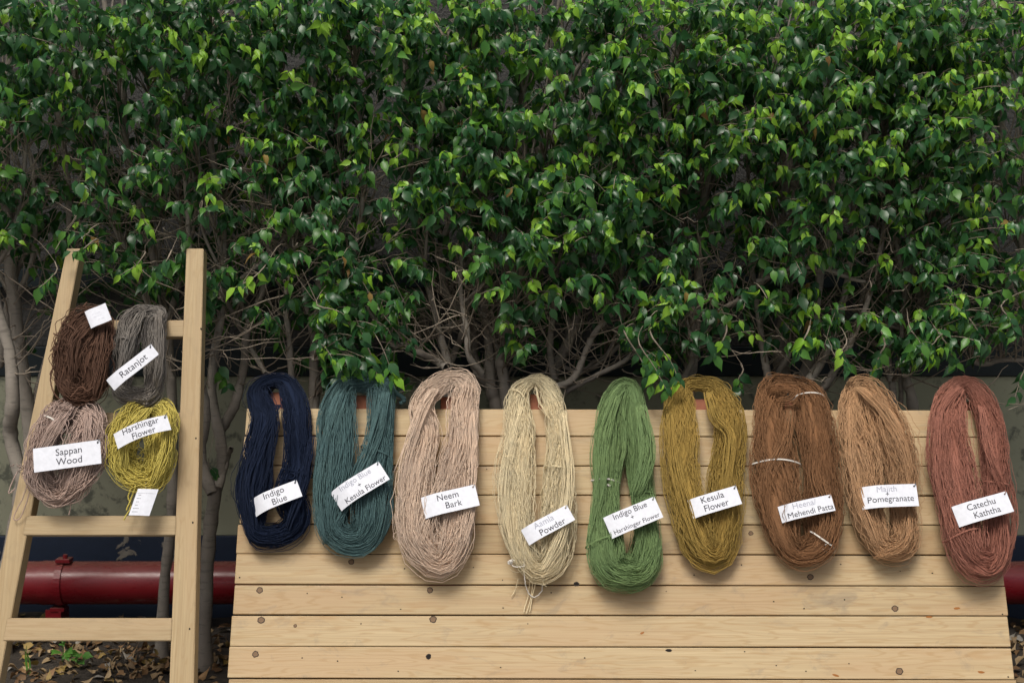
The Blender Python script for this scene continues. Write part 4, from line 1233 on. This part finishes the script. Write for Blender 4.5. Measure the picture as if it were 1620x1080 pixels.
add_sprays(330, 0.42, 0.80, XL, XR, gz(575), gz(260), 0.0, 0, 0.0)       # shaded foliage against the wall
add_sprays(260, -0.05, 0.5, XL, XR, gz(70), ZT, 0.3, 0, 0.2)
add_sprays(560, -0.05, 0.75, gx(-420), gx(2040), ZT - 0.05, ZTOP, 0.12, 0, 0.35)     # the hedge goes on above the frame
add_sprays(200, -0.05, 0.6, gx(-420), XL + 0.02, ZB, ZT, 0.12, 0)                    # and to both sides
add_sprays(200, -0.05, 0.6, XR - 0.02, gx(2040), ZB, ZT, 0.12, 0)

def hand_spray(pxs, Y_, n, young, seed):
    """a drooping sprig that hangs clear of the crown"""
    rs = np.random.default_rng(seed)
    pts = np.array([P(a, b, Y_) for a, b in pxs])
    path = catmull(pts, 9)
    k = int(np.argmin(np.abs(tree_x - pts[0][0])))
    st = tree_data[k]['stems']
    sp = st[int(np.argmin(np.linalg.norm(st[:, :3] - pts[0] - np.array([0, 0.1, 0.05]), axis=1))), :3]
    full = catmull(np.concatenate([[sp, (sp + pts[0]) / 2 + np.array([0, 0, 0.04])], pts]), 14)
    tree_data[k]['twigs'] += [full[:7], full[6:13], full[7:14]]
    for q in range(n):
        f = 1 - 0.8 * q / n
        pi = f * 8; i0 = min(int(pi), 7)
        p = path[i0] + (path[i0 + 1] - path[i0]) * (pi - i0)
        ax = np.array([(0.7 if q % 2 else -0.7) + rs.normal(0, 0.3), -0.2, -rs.uniform(0.5, 1.4)])
        nr = np.array([rs.normal(0, 0.4), -0.8, 0.5])
        mi = 2 if rs.uniform() < young else (1 if rs.uniform() < 0.4 else 0)
        leaf_rows[k].append((*p, *ax, *nr, rs.uniform(0.038, 0.062), rs.integers(0, len(SHAPES)), mi, 1))
hand_spray([(1010, 540), (1035, 580), (1055, 618)], 4.60, 9, .45, 1)
hand_spray([(1030, 530), (1060, 570), (1075, 605)], 4.62, 9, .4, 2)
hand_spray([(990, 530), (1015, 570), (1030, 610)], 4.66, 8, .2, 3)
hand_spray([(1640, 560), (1618, 590), (1606, 628)], 4.75, 6, 0, 4)
hand_spray([(570, 520), (590, 570), (600, 608)], 4.70, 9, .1, 5)
hand_spray([(600, 540), (615, 575), (625, 600)], 4.66, 8, .2, 6)
hand_spray([(540, 520), (552, 560), (560, 590)], 4.74, 8, .1, 7)
hand_spray([(420, 420), (400, 440), (372, 455)], 4.60, 6, .8, 8)
hand_spray([(500, 480), (530, 490), (545, 498)], 4.62, 7, .2, 9)
hand_spray([(150, 380), (130, 395), (112, 398)], 4.58, 5, 0, 10)
hand_spray([(230, 400), (215, 420), (190, 435)], 4.62, 9, .5, 11)
hand_spray([(270, 400), (262, 415), (248, 430)], 4.60, 7, 0, 12)
hand_spray([(90, 420), (80, 440), (62, 455)], 4.72, 7, .1, 13)
hand_spray([(1340, 540), (1330, 560), (1345, 580)], 4.68, 7, .2, 14)
hand_spray([(1175, 580), (1168, 600), (1172, 618)], 4.80, 6, .1, 15)
hand_spray([(1440, 520), (1462, 545), (1478, 566)], 4.72, 9, .1, 21)
hand_spray([(1480, 520), (1502, 552), (1512, 580)], 4.74, 9, .05, 22)
hand_spray([(1530, 500), (1548, 525), (1562, 548)], 4.70, 9, .1, 23)
hand_spray([(1400, 540), (1392, 560), (1384, 585)], 4.76, 8, .1, 24)
hand_spray([(1585, 480), (1598, 505), (1606, 530)], 4.66, 8, .0, 25)
hand_spray([(1150, 520), (1140, 545), (1128, 565)], 4.74, 8, .2, 26)
hand_spray([(1280, 520), (1270, 540), (1262, 556)], 4.68, 8, .3, 27)
hand_spray([(340, 560), (352, 590), (360, 612)], 4.85, 6, 0, 16)
hand_spray([(330, 730), (336, 742), (344, 750)], 4.92, 4, .1, 17)

n_leaf_total = 0
for td, rows in zip(tree_data, leaf_rows):
    root, base = td['root'], td['base']
    if td['twigs']:
        T_ = np.array(td['twigs'])
        rad = np.linspace(0.0030, 0.0012, 7)[None] * td['rs'].uniform(0.65, 1.25, (len(T_), 1))
        v_, f_ = tubes(T_, rad, 3)
        link('twigs', mesh_fast('twigs', v_ - base, f_, M_TWIG), root, None, 'stuff')
    if not rows: continue
    R = np.array(rows)
    n_leaf_total += len(R)
    pos, ax, nr, Lf = R[:, 0:3], R[:, 3:6], R[:, 6:9], R[:, 9]
    var, mi, fr = R[:, 10].astype(int), R[:, 11].astype(int), R[:, 12]
    x_, y_, z_ = leaf_frames(ax, nr)
    # the 300 that show largest: front of the hedge, within the picture
    rel = pos - CAM
    depth = rel @ FWD
    px = 810 + F_PX * (rel @ RGT) / depth; py = 540 + F_PX * (rel @ DWN) / depth
    vis = (px > 4) & (px < 1616) & (py > 4) & (py < 1000)
    score = np.where(vis, Lf * np.abs((z_ * unit(rel)).sum(1)) / depth - 0.02 * (pos[:, 1] - front_y(pos[:, 0], pos[:, 2])), -9)
    order = np.argsort(-score)
    sel = [i for i in order[:300] if score[i] > -8]
    for i in sel:
        o = bpy.data.objects.new('leaf', LEAF_MESH[int(var[i]), int(mi[i])])
        m = Matrix.Identity(4); s = Lf[i]
        p = pos[i] - base
        for k in range(3): m[k][0], m[k][1], m[k][2], m[k][3] = x_[i, k] * s, y_[i, k] * s, z_[i, k] * s, p[k]
        o.matrix_basis = m
        o.parent = root
        COL.objects.link(o)
    rest = np.ones(len(R), bool); rest[sel] = False
    if rest.any():
        me = leaves_mesh('foliage', pos[rest] - base, x_[rest], y_[rest], z_[rest], Lf[rest], var[rest], mi[rest], M_LEAF)
        link('foliage', me, root, None, 'stuff')

# ------------------------------------------------------------------ fallen leaves and weeds on the soil
DRY_MESH = [[mesh_fast('fallen_leaf', s[0] * np.array([1.2, 1, 1.6]), s[1], m) for m in M_DRY] for s in SHAPES]
def ground_px(px, py):
    d = ray(px, py); t = -CAM_H / d[2]; return CAM + d * t
rs = np.random.default_rng(77)
drifts = [(75, 1072, .16, .10), (130, 1066, .16, .10), (190, 1060, .13, .08), (235, 1048, .08, .08), (150, 1035, .12, .07), (60, 1030, .10, .08), (40, 1000, .1, .1), (335, 1030, .07, .07), (320, 1045, .06, .1), (1612, 1030, .05, .1)]
cnt = 0
litter = []
while cnt < 290:
    d = drifts[rs.integers(len(drifts))]
    c = ground_px(d[0], d[1])
    x, y = c[0] + rs.normal(0, d[2]), c[1] + rs.normal(0, d[3])
    if not (4.40 < y < 5.30): continue
    cnt += 1
    v = rs.integers(len(SHAPES)); m = rs.choice(4, p=[.50, .22, .18, .10])
    o = link('fallen_leaf', DRY_MESH[v][m], None, None, None, 'dry fallen leaf lying in the litter on the dark soil', 'fallen leaf', 'dry leaves littering the soil bed')
    o.location = (x, y, soil_at(x, y) + rs.uniform(0.006, 0.022))
    o.rotation_euler = (rs.normal(0, 0.35) + (math.pi if rs.uniform() < .4 else 0), rs.normal(0, 0.35), rs.uniform(0, 6.28))
    s = rs.uniform(0.030, 0.048); o.scale = (s, s, s)
n = 1500
pos = np.stack([rs.uniform(-3, 3, n), rs.uniform(4.42, 5.6, n), np.zeros(n)], 1)
pos[:, 2] = soil_h(pos[:, 0], pos[:, 1]) + rs.uniform(0.003, 0.012, n)
ax = np.stack([rs.normal(0, 1, n), rs.normal(0, 1, n), rs.normal(0, .25, n)], 1)
nr = np.stack([rs.normal(0, .3, n), rs.normal(0, .3, n), np.ones(n)], 1)
a_, b_, c_ = leaf_frames(ax, nr)
link('leaf_litter', leaves_mesh('leaf_litter', pos, a_, b_, c_, rs.uniform(.035, .065, n), rs.integers(0, len(SHAPES), n), rs.choice(4, n, p=[.35, .5, .1, .05]), M_DRY), kind='stuff', label='dry brown leaf litter scattered over the dark soil', cat='leaf litter')

def weed(px, py, h, nl, label, seed, blade=False):
    rs = np.random.default_rng(seed)
    b = ground_px(px, py); b[2] = soil_at(b[0], b[1])
    root = empty('weed', b, label, 'weed')
    if blade:
        for k in range(3):
            p = catmull(np.array([(rs.normal(0, .01), 0, -0.005), (rs.normal(0, .01), -0.01, h * .5), (rs.normal(0, .035), -0.03, h * rs.uniform(.8, 1.0))]), 8)
            w = np.linspace(0.004, 0.0008, 8)
            V = np.concatenate([p - np.array([1, 0, 0]) * w[:, None], p + np.array([0, 0, 0.001]), p + np.array([1, 0, 0]) * w[:, None]])
            Fq = [(i, i + 1, i + 9, i + 8) for i in range(7)] + [(i + 8, i + 9, i + 17, i + 16) for i in range(7)]
            link('blade', mesh_fast('blade', V, np.array(Fq), M_LEAF[1]), root)
        return
    stem = catmull(np.array([(0, 0, -0.005), (0.005, 0.0, h * 0.5), (-0.004, -0.01, h)]), 10)
    v_, f_ = tubes(stem, 0.0016, 5)
    link('stem', mesh_fast('stem', v_, f_, M_LEAF[1]), root)
    for k in range(nl):
        i = rs.integers(2, 10)
        a = rs.uniform(0, 6.28)
        o = link('leaf', LEAF_MESH[[1, 4][k % 2], 1], root)
        e = stem[i] + 0.022 * np.array([math.cos(a), math.sin(a), 0.2])
        x, y, z = leaf_frames(np.array([[math.cos(a), math.sin(a), 0.1]]), np.array([[rs.normal(0, .2), -.5, 1.0]]))
        m = Matrix.Identity(4); s = rs.uniform(0.028, 0.045)
        for q in range(3): m[q][0], m[q][1], m[q][2], m[q][3] = x[0, q] * s * 1.7, y[0, q] * s, z[0, q] * s, e[q]
        o.matrix_basis = m
weed(98, 1058, 0.13, 12, 'small green leafy weed growing among dry leaves', 5)
weed(120, 1062, 0.05, 6, 'tiny low green weed right of the taller leafy weed', 6)
weed(47, 1068, 0.11, 0, 'thin upright green grass tuft near the ladder foot', 7, True)
print('leaves', n_leaf_total, 'tris', sum(len(m.loops) - 2 * len(m.polygons) for m in bpy.data.meshes))
